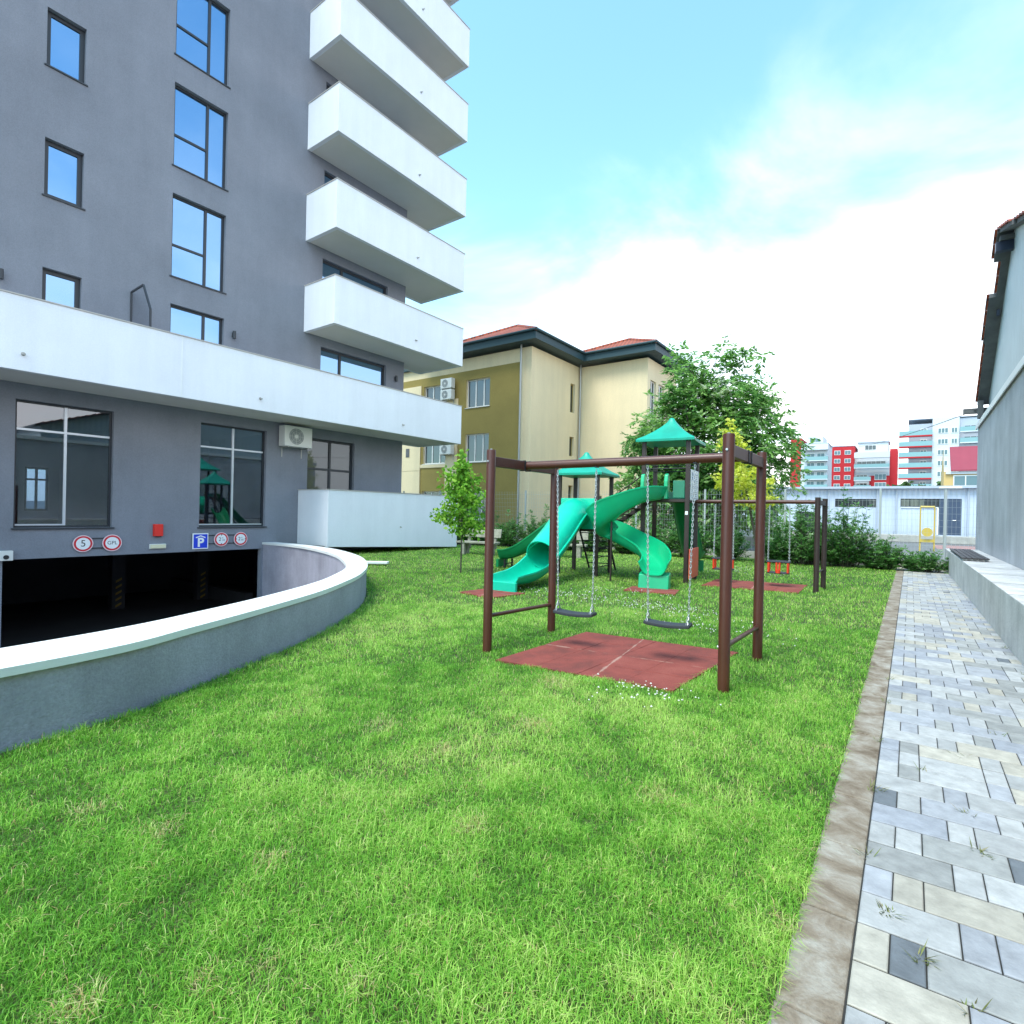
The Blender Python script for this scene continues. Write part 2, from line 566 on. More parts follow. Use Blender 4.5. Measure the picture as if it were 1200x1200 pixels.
def quads_mesh(name, V, vals, material, parent=None, attr='v'):
    """V: (n,4,3) quads, vals: one random value per quad"""
    n = len(V)
    me = bpy.data.meshes.new(name)
    me.vertices.add(n * 4)
    me.vertices.foreach_set('co', V.reshape(-1).astype(np.float32))
    me.loops.add(n * 4)
    me.loops.foreach_set('vertex_index', np.arange(n * 4, dtype=np.int32))
    me.polygons.add(n)
    me.polygons.foreach_set('loop_start', np.arange(0, n * 4, 4, dtype=np.int32))
    a = me.attributes.new(attr, 'FLOAT', 'FACE')
    a.data.foreach_set('value', vals.astype(np.float32))
    me.materials.append(material)
    me.update(calc_edges=True)
    o = bpy.data.objects.new(name, me)
    COL.objects.link(o)
    if parent:
        o.parent = parent
    return o


def leaf_quads(P, D, S, length, width, fold=0.15):
    """leaf diamonds: base P, direction D, side S (all (n,3)); returns (n,4,3)"""
    Nn = np.cross(D, S)
    Ln = length[:, None]
    W = width[:, None]
    a = P
    b = P + D * Ln * .45 + S * W * .5 + Nn * W * fold
    c = P + D * Ln
    d = P + D * Ln * .45 - S * W * .5 + Nn * W * fold
    return np.stack([a, b, c, d], 1)


def unit(v):
    return v / np.maximum(np.linalg.norm(v, axis=-1, keepdims=True), 1e-9)


def rand_dirs(n, rng):
    return unit(rng.normal(size=(n, 3)))


def catmull(pts, k=8):
    pts = [Vector(p) for p in pts]
    P = [pts[0] * 2 - pts[1]] + pts + [pts[-1] * 2 - pts[-2]]
    o = []
    for i in range(1, len(P) - 2):
        for j in range(k):
            t = j / k
            a, b, c, d = P[i - 1], P[i], P[i + 1], P[i + 2]
            o.append(.5 * ((2 * b) + (c - a) * t + (2 * a - 5 * b + 4 * c - d) * t * t + (3 * b - a - 3 * c + d) * t ** 3))
    o.append(pts[-1])
    return o


# facade frames: (u along the wall, n outwards, z up) -> world
def face_px(X):      # wall looking towards +X, u = Y
    return lambda u, n, z: (X + n, u, z)


def face_nx(X):      # wall looking towards -X, u = Y
    return lambda u, n, z: (X - n, u, z)


def face_ny(Y):      # wall looking towards -Y, u = X
    return lambda u, n, z: (u, Y - n, z)


def wall_holes(mb, T, u0, u1, z0, z1, holes, depth):
    us = sorted({u0, u1} | {h[0] for h in holes} | {h[1] for h in holes})
    zs = sorted({z0, z1} | {h[2] for h in holes} | {h[3] for h in holes})
    us = [u for u in us if u0 <= u <= u1]
    zs = [z for z in zs if z0 <= z <= z1]
    for i in range(len(us) - 1):
        for j in range(len(zs) - 1):
            uc, zc_ = (us[i] + us[i + 1]) / 2, (zs[j] + zs[j + 1]) / 2
            if any(h[0] < uc < h[1] and h[2] < zc_ < h[3] for h in holes):
                continue
            mb.quad(T(us[i], 0, zs[j]), T(us[i + 1], 0, zs[j]), T(us[i + 1], 0, zs[j + 1]), T(us[i], 0, zs[j + 1]))
    for h in holes:
        a, b, c, d = h[:4]
        for (p, q) in (((a, c), (b, c)), ((b, c), (b, d)), ((b, d), (a, d)), ((a, d), (a, c))):
            mb.quad(T(p[0], 0, p[1]), T(q[0], 0, q[1]), T(q[0], -depth, q[1]), T(p[0], -depth, p[1]))


def window(parent, T, u0, u1, z0, z1, inset, fw, muls=(), trans=(), fmat='anthracite', gmat='sky_glass', fd=0.06, sill=None, name='window', bars=None, bar_mat='silver'):
    """frame mesh with its panes as a sub-part.  muls: u fractions; trans: (z fraction, ufrom, uto)"""
    f = MB()
    n0, n1 = -inset - fd, -inset
    f.box(u0, u1, n0, n1, z0, z0 + fw, T)
    f.box(u0, u1, n0, n1, z1 - fw, z1, T)
    f.box(u0, u0 + fw, n0, n1, z0 + fw, z1 - fw, T)
    f.box(u1 - fw, u1, n0, n1, z0 + fw, z1 - fw, T)
    W, Hh = u1 - u0, z1 - z0
    mats = [M[fmat], M[bar_mat]]
    if bars:
        f.mslot(1)
    for m_ in muls:
        c = u0 + W * m_
        f.box(c - fw * .55, c + fw * .55, n0, n1 + .003, z0 + fw, z1 - fw, T)
    for (tz, a, b) in trans:
        c = z0 + Hh * tz
        ua, ub = u0 + W * a, u0 + W * b
        f.box(ua + (fw if a == 0 else fw * .55), ub - (fw if b == 1 else fw * .55), n0, n1 - .003, c - fw * .5, c + fw * .5, T)
    f.mslot(0)
    if sill:
        f.mslot(sill[1] if len(sill) > 1 else 0)
        f.box(u0 - .04, u1 + .04, -inset, sill[0], z0 - .035, z0 - .003, T)
    o = f.build(name, mats, parent)
    g = MB()
    g.box(u0 + fw * .8, u1 - fw * .8, n0 + .02, n0 + .03, z0 + fw * .8, z1 - fw * .8, T)
    g.build('pane', M[gmat], o)
    return o


# =================================================================== SETTING
# ---- the ramp wall plan (outer edge, inner edge)
OUT = [(-4.30, -14), (-4.32, -6), (-4.36, -2), (-4.40, 0.2), (-4.43, .85), (-4.55, 1.55), (-4.80, 2.10), (-5.12, 2.78), (-5.68, 3.85), (-6.22, 4.65), (-6.95, 5.55),
       (-8.15, 6.63), (-9.9, 7.80), (-12.2, 8.85), (-14.4, 9.45), (-16.3, 9.62)]
INN = [(-4.86, -14), (-4.88, -6), (-4.92, -2), (-4.97, .2), (-5.02, .92), (-5.18, 1.75), (-5.45, 2.45), (-5.85, 3.32), (-6.42, 4.32), (-6.98, 5.05), (-7.75, 5.85),
       (-8.95, 6.68), (-10.5, 7.58), (-12.6, 8.45), (-14.5, 8.98), (-16.3, 9.15)]
outc = [(p.x, p.y) for p in catmull([(x, y, 0) for x, y in OUT], 5)]
innc = [(p.x, p.y) for p in catmull([(x, y, 0) for x, y in INN], 5)]

# ground beyond the plot
g = MB()
BIG = 3000
g.quad((-BIG, 21.4, -.03), (BIG, 21.4, -.03), (BIG, BIG, -.03), (-BIG, BIG, -.03))
g.quad((-BIG, -BIG, -.03), (BIG, -BIG, -.03), (BIG, -14, -.03), (-BIG, -14, -.03))
g.quad((1.2, -14, -.03), (BIG, -14, -.03), (BIG, 21.4, -.03), (1.2, 21.4, -.03))
g.quad((-BIG, -14, -.03), (-45, -14, -.03), (-45, 21.4, -.03), (-BIG, 21.4, -.03))
struct(g.build('ground', M['asphalt']))

KX = -0.322           # lawn side of the kerb
lw = MB()
for (x0, y0), (x1, y1) in zip(outc[:-1], outc[1:]):
    lw.quad((x0 - .07, y0, 0), (KX, y0, 0), (KX, y1, 0), (x1 - .07, y1, 0))
yl = outc[-1][1]
lw.quad((-45, -14, 0), (-26.45, -14, 0), (-26.45, yl, 0), (-45, yl, 0))
lw.quad((-45, yl, 0), (KX, yl, 0), (KX, 21.4, 0), (-45, 21.4, 0))
struct(lw.build('lawn', M['soil']))

# ---- paved path, stone by stone in one sheet
pv_v, pv_f, pv_c = [], [], []


def stone(x0, x1, y0, y1, z, col, b=0.006):
    o = len(pv_v)
    sh = lambda x, y: y + .05 * x
    for (xx0, xx1, yy0, yy1, zz) in ((x0, x1, y0, y1, z - .02), (x0, x1, y0, y1, z - b * .8), (x0 + b, x1 - b, y0 + b, y1 - b, z)):
        pv_v.extend([(xx0, sh(xx0, yy0), zz), (xx1, sh(xx1, yy0), zz), (xx1, sh(xx1, yy1), zz), (xx0, sh(xx0, yy1), zz)])
    fs = [(8, 9, 10, 11)]
    for k in range(4):
        k2 = (k + 1) % 4
        fs.append((k, k2, 4 + k2, 4 + k))
        fs.append((4 + k, 4 + k2, 8 + k2, 8 + k))
    for f in fs:
        pv_f.append([i + o for i in f])
        pv_c.append(col)


prng = random.Random(11)


def paver_col(small):
    r = prng.random() * (1.0 if small else .96)
    if r < .32:
        c = (.395, .40, .395)
    elif r < .54:
        c = (.42, .395, .335)
    elif r < .76:
        c = (.33, .343, .368)
    elif r < .90:
        c = (.30, .305, .295)
    elif r < .975:
        c = (.285, .30, .332)
    else:
        c = (.13, .145, .16)
    k = prng.uniform(.86, 1.10)
    return tuple(min(.8, x * k) for x in c)


UX, RY = .105, .2195
y = -3.0
row = 0
while y < 20.75:
    x = -.137
    seq = [1, 1, 3, 1, 3, 1, 3] if row % 2 == 0 else [3, 1, 3, 1, 3, 1]
    if row % 7 == 5:
        seq = [1, 1, 3, 1, 2, 1, 3]
    for s in seq:
        w = UX * s
        if x > 1.12:
            break
        dz = prng.uniform(-.0015, .0015)
        stone(x + .0026, x + w - .0026, y + .0042, y + RY - .0042, .012 + dz, paver_col(s == 1), .004)
        x += w
    y += RY
    row += 1
pm = bpy.data.meshes.new('path')
pm.from_pydata(pv_v, [], pv_f)
ca = pm.attributes.new('col', 'FLOAT_COLOR', 'FACE')
ca.data.foreach_set('color', np.array([(*c, 1) for c in pv_c], dtype=np.float32).ravel())
pm.materials.append(attr_mat('paver_stone', .85, .6, 45, .22, 11))
po = bpy.data.objects.new('path', pm)
COL.objects.link(po)
struct(po)
jb = MB()
jb.quad((-.141, -14, .0055), (1.25, -14, .0055), (1.25, 21.1, .0055), (-.141, 21.1, .0055))
struct(jb.build('path_bedding', mat('joint_sand', (.035, .034, .03), .95, .3, 8)))

# ---- kerb stones
kb = MB()
yy = -3.0
krng = random.Random(3)
while yy < 20.7:
    l = .548
    a = krng.uniform(-.003, .003)
    kb.box(-.325 + a, -.140 + a * .5, yy + .003, yy + l - .003, -.1, .007 + a * .6)
    yy += l


def kerb_mat():
    m, t, b = new_mat('kerb_concrete')
    tcn = N(t, 'ShaderNodeTexCoord')
    n = N(t, 'ShaderNodeTexNoise', inp={'Scale': 4.5, 'Detail': 10.0, 'Roughness': .7, 'Distortion': .6})
    t.links.new(tcn.outputs['Object'], n.inputs['Vector'])
    r = N(t, 'ShaderNodeValToRGB')
    e = r.color_ramp.elements
    e[0].position = .32; e[0].color = (.12, .085, .055, 1)
    e[1].position = .47; e[1].color = (.235, .19, .14, 1)
    x = e.new(.58); x.color = (.32, .285, .235, 1)
    x = e.new(.72); x.color = (.43, .41, .36, 1)
    t.links.new(n.outputs[0], r.inputs[0])
    t.links.new(r.outputs[0], b.inputs['Base Color'])
    b.inputs['Roughness'].default_value = .95
    n2 = N(t, 'ShaderNodeTexNoise', inp={'Scale': 60.0, 'Detail': 8.0})
    t.links.new(tcn.outputs['Object'], n2.inputs['Vector'])
    bp = N(t, 'ShaderNodeBump', inp={'Strength': .6, 'Distance': .01})
    t.links.new(n2.outputs[0], bp.inputs['Height']); t.links.new(bp.outputs[0], b.inputs['Normal'])
    return m


struct(kb.build('kerb', kerb_mat(), bevel=.008))

# ---- ramp floor
rf = MB()
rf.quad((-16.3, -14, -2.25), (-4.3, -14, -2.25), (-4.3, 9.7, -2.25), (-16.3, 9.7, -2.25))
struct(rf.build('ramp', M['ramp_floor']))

# =================================================================== APARTMENT TOWER (left)
XW, XB = -16.3, -14.66
TW = face_px(XW)
tower = thing('apartment_tower', 'tall dark grey apartment block with stacked white balconies and garage entrance', 'apartment block', (XW, 5, 0))
TINV = Matrix.Translation((XW, 5, 0)).inverted()


def under(parent_loc):
    """meshes are modelled in world coordinates, so children keep an inverse of the Empty's place"""
    return Matrix.Translation(parent_loc).inverted()


FL = [4.7, 7.7, 10.7, 13.7, 16.7, 19.7, 22.7]
holes = [(3.13, 9.12, -2.4, .21), (3.30, 5.18, .92, 3.84), (7.27, 9.23, .90, 3.88), (10.67, 12.57, .45, 3.86)]
small, big, bal = [], [], []
for i, z in enumerate(FL):
    small.append((3.72 + .0 * i, 4.46, z + .93, z + 2.26))
    big.append((6.42, 7.85, z + .03, z + 2.28))
    bal.append((11.09, 13.95 if i < 2 else 15.0 - .3, z + .05, z + 2.30))
bal = [(a, min(b, 14.6), c, d) for a, b, c, d in bal]
left_w = [(-1.6, -.2, z + .03, z + 2.28) for z in FL]
holes += small + big + bal + left_w
wm = MB()
wall_holes(wm, TW, -14, 14.85, -2.4, 27, holes, .18)
XK = -26.5
BACKW = (5.60, 6.28, 1.18, 2.78)
wm.quad((XW, 14.85, -2.4), (XK, 14.85, -2.4), (XK, 14.85, 27), (XW, 14.85, 27))
wall_holes(wm, face_nx(XK), -14, 14.85, -2.4, 27, [BACKW], .3)
wm.quad((XK, -14, -2.4), (XW, -14, -2.4), (XW, -14, 27), (XK, -14, 27))
wm.quad((XW, -14, 27), (XW, 14.85, 27), (XK, 14.85, 27), (XK, -14, 27))


def kid(o, parent=None):
    """parent a world-space mesh to the tower (or to the thing given)"""
    p = parent or tower
    o.parent = p
    o.matrix_parent_inverse = Matrix.Translation(p.location).inverted()
    return o


kid(wm.build('wall', M['grey_plaster']))
# garage hall
gh = MB()
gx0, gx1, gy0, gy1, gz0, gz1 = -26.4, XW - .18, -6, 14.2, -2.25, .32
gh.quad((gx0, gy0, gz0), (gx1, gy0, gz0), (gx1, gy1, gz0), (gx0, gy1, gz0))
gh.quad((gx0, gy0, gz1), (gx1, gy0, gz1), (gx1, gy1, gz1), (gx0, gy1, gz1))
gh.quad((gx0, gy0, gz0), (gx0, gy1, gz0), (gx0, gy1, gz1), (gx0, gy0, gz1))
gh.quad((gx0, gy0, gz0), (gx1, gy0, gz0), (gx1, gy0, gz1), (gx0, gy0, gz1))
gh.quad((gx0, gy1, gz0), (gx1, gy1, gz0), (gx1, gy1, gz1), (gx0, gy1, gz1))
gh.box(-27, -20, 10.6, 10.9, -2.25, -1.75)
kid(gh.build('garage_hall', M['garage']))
for (px0, py0) in ((-23.0, 10.37), (-23.0, 7.49)):
    pb = MB()
    pb.box(px0 - .2, px0 + .2, py0 - .2, py0 + .2, -2.25, .3)
    p = kid(pb.build('pillar', M['garage']))
    hb = MB()
    for k in range(5):
        z0 = -2.2 + k * .22
        hb.add([(px0 + .204, py0 - .09, z0), (px0 + .204, py0 + .09, z0 + .10), (px0 + .204, py0 + .09, z0 + .18), (px0 + .204, py0 - .09, z0 + .08)], [(0, 1, 2, 3)])
    h = hb.build('hazard_stripes', M['hazard_yellow'])
    h.parent = p

# windows of the tower
def sticker(o, u, z):
    q = MB()
    q.box(u, u + .11, -.158, -.155, z, z + .045, TW)
    k_ = q.build('sticker', M['sign_white'], o)


for i, (a, b, c, d) in enumerate(small):
    w_ = kid(window(None, TW, a, b, c, d, .12, .095, sill=(.03,)))
    if i in (0, 1):
        sticker(w_, a + .17, d - .38)
for (a, b, c, d) in big + left_w:
    w_ = kid(window(None, TW, a, b, c, d, .12, .06, muls=(.64,), trans=((.40, 0, .64),), sill=(.03,)))
    if c > 13 and c < 14 and a > 5:
        sticker(w_, a + .55, c + .12)
        sticker(w_, b - .30, d - .45)
for (a, b, c, d) in bal:
    kid(window(None, TW, a, b, c, d, .12, .08, muls=(.30,), name='balcony_door', gmat='sky_glass'))
kid(window(None, TW, 3.30, 5.18, .92, 3.84, .12, .05, muls=(.5,), trans=((.775, 0, .5), (.775, .5, 1), (.02, 0, .5)), gmat='shop_glass', sill=(.05,), bars=True, name='shop_window'))
kid(window(None, TW, 7.27, 9.23, .90, 3.88, .12, .05, muls=(.5,), trans=((.775, 0, .5), (.775, .5, 1), (.02, 0, .5), (.02, .5, 1)), gmat='shop_glass', sill=(.05,), bars=True, name='shop_window'))
kid(window(None, TW, 10.67, 12.57, .45, 3.86, .12, .075, muls=(.5,), trans=((.70, 0, .5), (.70, .5, 1)), gmat='dark_glass', name='terrace_door'))
# rooms behind the ground floor glass
rm = MB()
for (y0, y1) in ((2.4, 6.6), (6.7, 9.9), (10.1, 13.4)):
    x0, x1 = (-26.2 if y0 < 3 else -21.5), XW - .20
    z0, z1 = .4, 3.95
    rm.quad((x0, y0, z0), (x1, y0, z0), (x1, y1, z0), (x0, y1, z0))
    rm.quad((x0, y0, z1), (x1, y0, z1), (x1, y1, z1), (x0, y1, z1))
    wall_holes(rm, face_px(x0), y0, y1, z0, z1, [BACKW] if y0 < 3 else [], .001)
    rm.quad((x0, y0, z0), (x1, y0, z0), (x1, y0, z1), (x0, y0, z1))
    rm.quad((x0, y1, z0), (x1, y1, z0), (x1, y1, z1), (x0, y1, z1))
kid(rm.build('room_interior', M['room_wall']))
kid(window(None, face_px(-26.2), *BACKW, .05, .07, muls=(.5,), trans=((.72, 0, .5), (.72, .5, 1)), gmat='shop_glass', name='back_window'))


def parapet_balcony(name, y0, y1, z0, top, wrap=True, slab=.22, end0=True, spouts=()):
    """solid white parapet on a slab; wraps round the corner of the tower at its far end"""
    b = MB()
    th = .14
    xe = -17.1
    # soffit and floor slab
    b.mslot(1)
    b.box(XW + .001, XB + .012, y0 + .012, y1 - .012, z0, z0 + slab) if not wrap else b.prism(
        [(XB - .012, y0 + .012), (XB - .012, y1 - .012), (xe + .012, y1 - .012), (xe + .012, 14.86), (XW + .001, 14.86), (XW + .001, y0 + .012)], z0 + .012, z0 + slab)
    b.mslot(0)
    b.box(XB - th, XB, y0, y1, z0, top)
    if end0:
        b.box(XW + .002, XB - th - .001, y0, y0 + th, z0, top)
    if wrap:
        b.box(xe, XB - th - .001, y1 - th, y1, z0, top)
        b.box(xe, xe + th, 14.86, y1 - th - .001, z0, top)
    o = kid(b.build(name, [M['white_plaster'], M['soffit']], bevel=.006))
    c = MB()
    e = .018
    c.box(XB - th - e, XB + e, y0 - e, y1 + e, top + .002, top + .03)
    if end0:
        c.box(XW + .003, XB - th - e - .001, y0 - e, y0 + th + e, top + .002, top + .03)
    if wrap:
        c.box(xe - e, XB - th - e - .001, y1 - th - e, y1 + e, top + .002, top + .03)
    cc = c.build('cap', M['white_cap'])
    cc.parent = o
    for (sy, sz) in spouts:
        s = MB()
        s.tube([(XB - .02, sy, sz), (XB + .09, sy, sz - .015)], .022, 8)
        s.tube([(XB - .005, sy, sz), (XB + .006, sy, sz)], .04, 10)
        ss = s.build('drain_spout', M['zinc'], smooth=True)
        ss.parent = o
    return o


parapet_balcony('terrace', -14, 16.48, 4.19, 5.70, end0=True, spouts=((3.07, 4.53), (8.09, 4.52), (13.36, 4.53), (-2.2, 4.53)))
for k in range(6):
    z = 7.31 + 3.005 * k
    parapet_balcony('balcony', 10.43, 16.48, z, z + 1.50, spouts=((13.9, z + .37),))
# ground terrace: white box hovering over the lawn
gt = MB()
th = .14
lowz = lambda yv: .30 - (yv - 10.35) * .038
gv = []
for (x, yv) in ((XB, 10.35), (XB, 16.36), (XB - th, 16.36), (XB - th, 10.35)):
    gv.append((x, yv, lowz(yv)))
for (x, yv) in ((XB, 10.35), (XB, 16.36), (XB - th, 16.36), (XB - th, 10.35)):
    gv.append((x, yv, 2.08))
BOXF = [(0, 3, 2, 1), (4, 5, 6, 7), (0, 1, 5, 4), (1, 2, 6, 5), (2, 3, 7, 6), (3, 0, 4, 7)]
gt.add(gv, BOXF)
gt.box(XW + .002, XB - th - .001, 10.35, 10.35 + th, .32, 2.08)
gt.box(XW - .9, XB - th - .001, 16.36 - th, 16.36, .08, 2.08)
gt.mslot(1)
gt.box(XW + .002, XB - th - .002, 10.5, 16.2, .36, .46)
lowt = kid(gt.build('ground_terrace', [M['white_plaster'], M['soffit']], bevel=.006))
gc = MB()
gc.box(XB - th - .018, XB + .018, 10.33, 16.38, 2.082, 2.11)
gc.box(XW + .003, XB - th - .02, 10.33, 10.35 + th + .018, 2.082, 2.11)
gc.build('cap', M['white_cap']).parent = lowt
gs = MB()
gs.tube([(XB - .02, 13.34, .9), (XB + .08, 13.34, .885)], .02, 8)
gs.build('drain_spout', M['zinc']).parent = lowt
# expansion joint bead on the long terrace
jb2 = MB()
jb2.box(XB + .001, XB + .008, 6.05, 6.075, 4.2, 5.69)
kid(jb2.build('joint_bead', M['white_paint']))

# wall lamps of the tower
for (yv, zv, lab) in ((8.12, 6.57, 'small black wall lamp beside the lowest large window above the terrace'),
                      (14.41, 6.59, 'small black wall lamp at the corner under the lowest tower balcony'),
                      (3.0, 6.51, 'small black wall lamp at the left edge above the white terrace')):
    t = thing('wall_lamp', lab, 'lamp', (XW, yv, zv), group='black wall lamps above the terrace')
    b = MB()
    b.box(.002, .05, -.035, .035, -.06, .06)
    b.build('bracket', M['anthracite'], t)
    b = MB()
    b.tube([(.075, 0, -.11), (.075, 0, .11)], .045, 12)
    b.build('lamp_body', M['anthracite'], t, smooth=True)

# terrace divider
t = thing('terrace_screen', 'thin dark framed divider screen with sloping top on the white terrace', 'screen', (XW, 5.5, 4.42))
b = MB()
pts = [(.02, 0, 0), (.02, 0, 2.54), (.76, 0, 2.56), (1.22, 0, 1.86), (1.22, 0, 0)]
for a_, b_ in zip(pts[:-1], pts[1:]):
    b.bar(a_, b_, .04, .04, (0, 1, 0))
b.build('frame', M['anthracite'], t)
b = MB()
b.add([(.03, -.006, .02), (.03, -.006, 2.53), (.755, -.006, 2.545), (1.21, -.006, 1.86), (1.21, -.006, .02)], [(0, 1, 2, 3, 4)])
b.build('glass_panel', clear_glass('screen_glass', (.82, .85, .88), .02), t)


# ---- air conditioner on a wall
def ac_unit(label, loc, rz, s=1.0, group='outdoor air conditioner units'):
    t = thing('air_conditioner', label, 'air conditioner', loc, rz, group)
    w, h, d = .90 * s, .60 * s, .32 * s
    b = MB()
    b.box(-w / 2, w / 2, -d - .06, -.06, 0, h)
    b.build('casing', M['ac_white'], t, bevel=.015)
    b = MB()
    cx, cz, rr = -.08 * s, h * .5, h * .40
    ring = [(cx + rr * math.cos(a), -d - .064, cz + rr * math.sin(a)) for a in (2 * math.pi * k / 28 for k in range(28))]
    b.add(ring, [tuple(range(28))])
    f = b.build('fan_grille', M['ac_grille'], t)
    b = MB()
    for q in (.35, .6, .85, 1.0):
        b.tube([(cx + rr * q * math.cos(a), -d - .07, cz + rr * q * math.sin(a)) for a in (2 * math.pi * k / 24 for k in range(25))], .004 * s, 5, False)
    for k in range(8):
        a = math.pi * k / 4
        b.tube([(cx, -d - .07, cz), (cx + rr * math.cos(a), -d - .07, cz + rr * math.sin(a))], .004 * s, 5)
    b.tube([(cx, -d - .066, cz), (cx, -d - .075, cz)], .06 * s, 12)
    b.build('guard', M['ac_white'], f)
    for k in (-.32 * s, .32 * s):
        b = MB()
        b.box(k - .015, k + .015, -d - .04, 0, -.04, -.003)
        b.box(k - .015, k + .015, -.025, -.002, -.3 * s, -.04)
        b.build('bracket', M['zinc'], t)
    return t


ac_unit('white air conditioner with round fan under the terrace between shop window and terrace door', (XW, 10.08, 3.45), R(90), 1.08)


# ---- road signs over the garage
def round_sign(name, label, y, z, r, draw, group='round signs over the garage entrance'):
    t = thing(name, label, 'sign', (XW + .03, y, z), 0, group)
    b = MB()
    seg = 40

    def disc(rr, x0, x1):
        ring = [(y_ * rr, z_ * rr) for y_, z_ in ((math.cos(2 * math.pi * k / seg), math.sin(2 * math.pi * k / seg)) for k in range(seg))]
        vs = [(x0, a, c) for a, c in ring] + [(x1, a, c) for a, c in ring]
        return vs, [tuple(range(seg)), tuple(range(seg, 2 * seg))] + [(i, (i + 1) % seg, seg + (i + 1) % seg, seg + i) for i in range(seg)]
    b.add(*disc(r, 0, .02))
    plate = b.build('plate', M['sign_pink'], t)
    b = MB(); b.add(*disc(r * .90, .0205, .0225)); b.build('red_ring', M['sign_red'], t)
    b = MB(); b.add(*disc(r * .70, .023, .0245)); b.build('face', M['sign_white'], t)
    b = MB()
    draw(b, lambda u, v: (.0262, u, v))
    b.build('lettering', M['sign_black'], t)
    return t


def d5(b, T): text_into(b, '5', .23, T)
def dgpl(b, T): text_into(b, 'GPL', .125, T, 1.0)


def dh(b, T):
    text_into(b, '2', .15, lambda u, v: T(u - .045, v))
    text_into(b, 'm', .06, lambda u, v: T(u + .03, v + .045))
    text_into(b, '10', .085, lambda u, v: T(u + .055, v - .025))
    b.add([T(-.022, .14), T(.022, .14), T(0, .105)], [(0, 1, 2)])
    b.add([T(-.022, -.14), T(.022, -.14), T(0, -.105)], [(0, 1, 2)])


def dw(b, T):
    text_into(b, '2', .15, lambda u, v: T(u - .045, v))
    text_into(b, 'm', .06, lambda u, v: T(u + .025, v + .045))
    text_into(b, '50', .075, lambda u, v: T(u + .045, v - .03))
    b.add([T(-.145, -.022), T(-.145, .022), T(-.112, 0)], [(0, 1, 2)])
    b.add([T(.145, -.022), T(.145, .022), T(.112, 0)], [(0, 1, 2)])


round_sign('road_sign', 'round speed limit sign with red rim reading 5', 4.58, .525, .205, d5)
round_sign('road_sign', 'round red rimmed sign reading GPL', 5.18, .525, .21, dgpl)
round_sign('road_sign', 'round red rimmed height limit sign beside blue parking sign', 7.88, .535, .205, dh)
round_sign('road_sign', 'round red rimmed width limit sign, nearest the curved white ramp wall', 8.45, .535, .205, dw)
t = thing('parking_sign', 'square blue sign with white P under a roof mark', 'sign', (XW + .03, 7.30, .50))
b = MB(); b.box(0, .02, -.215, .215, -.225, .225); b.build('plate', M['sign_white'], t, bevel=.008)
b = MB(); b.box(.0205, .0225, -.185, .185, -.195, .195); b.build('blue_face', M['sign_blue'], t)
b = MB()
text_into(b, 'P', .34, lambda u, v: (.0245, u, v - .045), bold=.012)
b.add([(.0245, -.13, .085), (.0245, 0, .135), (.0245, .13, .085), (.0245, .13, .115), (.0245, 0, .168), (.0245, -.13, .115)], [(0, 1, 4, 5), (1, 2, 3, 4)])
b.build('lettering', M['sign_white'], t)
for (ya, yb, lab, zc0) in ((4.70, 5.06, 'two thin dark rails joining the signs reading 5 and GPL', .525), (7.5, 8.3, 'two thin dark rails behind the parking and limit signs', .535)):
    t = thing('sign_rail', lab, 'sign rail', (XW, ya, zc0), 0, 'sign rails over the garage')
    for dz in (-.12, .12):
        b = MB(); b.box(.003, .022, 0, yb - ya, dz - .012, dz + .012); b.build('rail', M['anthracite'], t)
t = thing('alarm_box', 'bright red alarm siren box on the wall above the garage', 'alarm', (XW, 6.22, .84))
b = MB(); b.prism([(.0, -.12), (.10, -.10), (.10, .10), (0, .12)], -.17, .15); b.build('casing', M['alarm_red'], t, bevel=.012)
b = MB(); b.box(.02, .085, -.06, .06, -.19, -.171); b.build('lens', M['black'], t)
t = thing('emergency_lamp', 'pale yellow bar lamp just above the dark garage opening', 'lamp', (XW, 6.22, .395))
b = MB(); b.box(.0, .05, -.20, .20, -.065, .065); b.build('base', M['ac_white'], t, bevel=.01)
b = MB(); b.box(.051, .075, -.185, .185, -.05, .05); b.build('diffuser', M['lamp_cream'], t, bevel=.01)
t = thing('wall_camera', 'small white camera box at the left corner of the garage opening', 'camera', (XW, 3.16, .30))
b = MB(); b.box(0, .16, -.12, .12, -.10, .12); b.build('casing', M['ac_white'], t, bevel=.01)
b = MB(); b.tube([(.161, 0, -.02), (.175, 0, -.02)], .05, 14); b.build('lens', M['black'], t)

# ---- curved ramp wall
rw = thing('ramp_wall', 'curved grey ramp wall with broad white coping beside the lawn', 'wall', (-8, 5, 0))
n_ = len(outc)


def ztop(i):
    x, yv = outc[i]
    return .47 - .13 * max(0, min(1, (-7 - x) / 9))


b = MB()
vs, fs = [], []
for i in range(n_):
    zt = ztop(i)
    (xo, yo), (xi, yi) = outc[i], innc[i]
    dx, dy = xi - xo, yi - yo
    e = .035 / max(1e-6, math.hypot(dx, dy))
    xo2, yo2, xi2, yi2 = xo + dx * e, yo + dy * e, xi - dx * e, yi - dy * e
    vs += [(xo2, yo2, -.3), (xo2, yo2, zt), (xi2, yi2, zt), (xi2, yi2, -2.3)]
for i in range(n_ - 1):
    for k in range(3):
        a = i * 4 + k
        fs.append((a, a + 1, a + 5, a + 4))
b.add(vs, fs)
o = b.build('wall', M['ramp_plaster'], smooth=True)
kid(o, rw)
b = MB()
vs, fs = [], []
for i in range(n_):
    zt = ztop(i) + .002
    (xo, yo), (xi, yi) = outc[i], innc[i]
    vs += [(xo, yo, zt), (xo, yo, zt + .055), (xi, yi, zt + .06), (xi, yi, zt)]
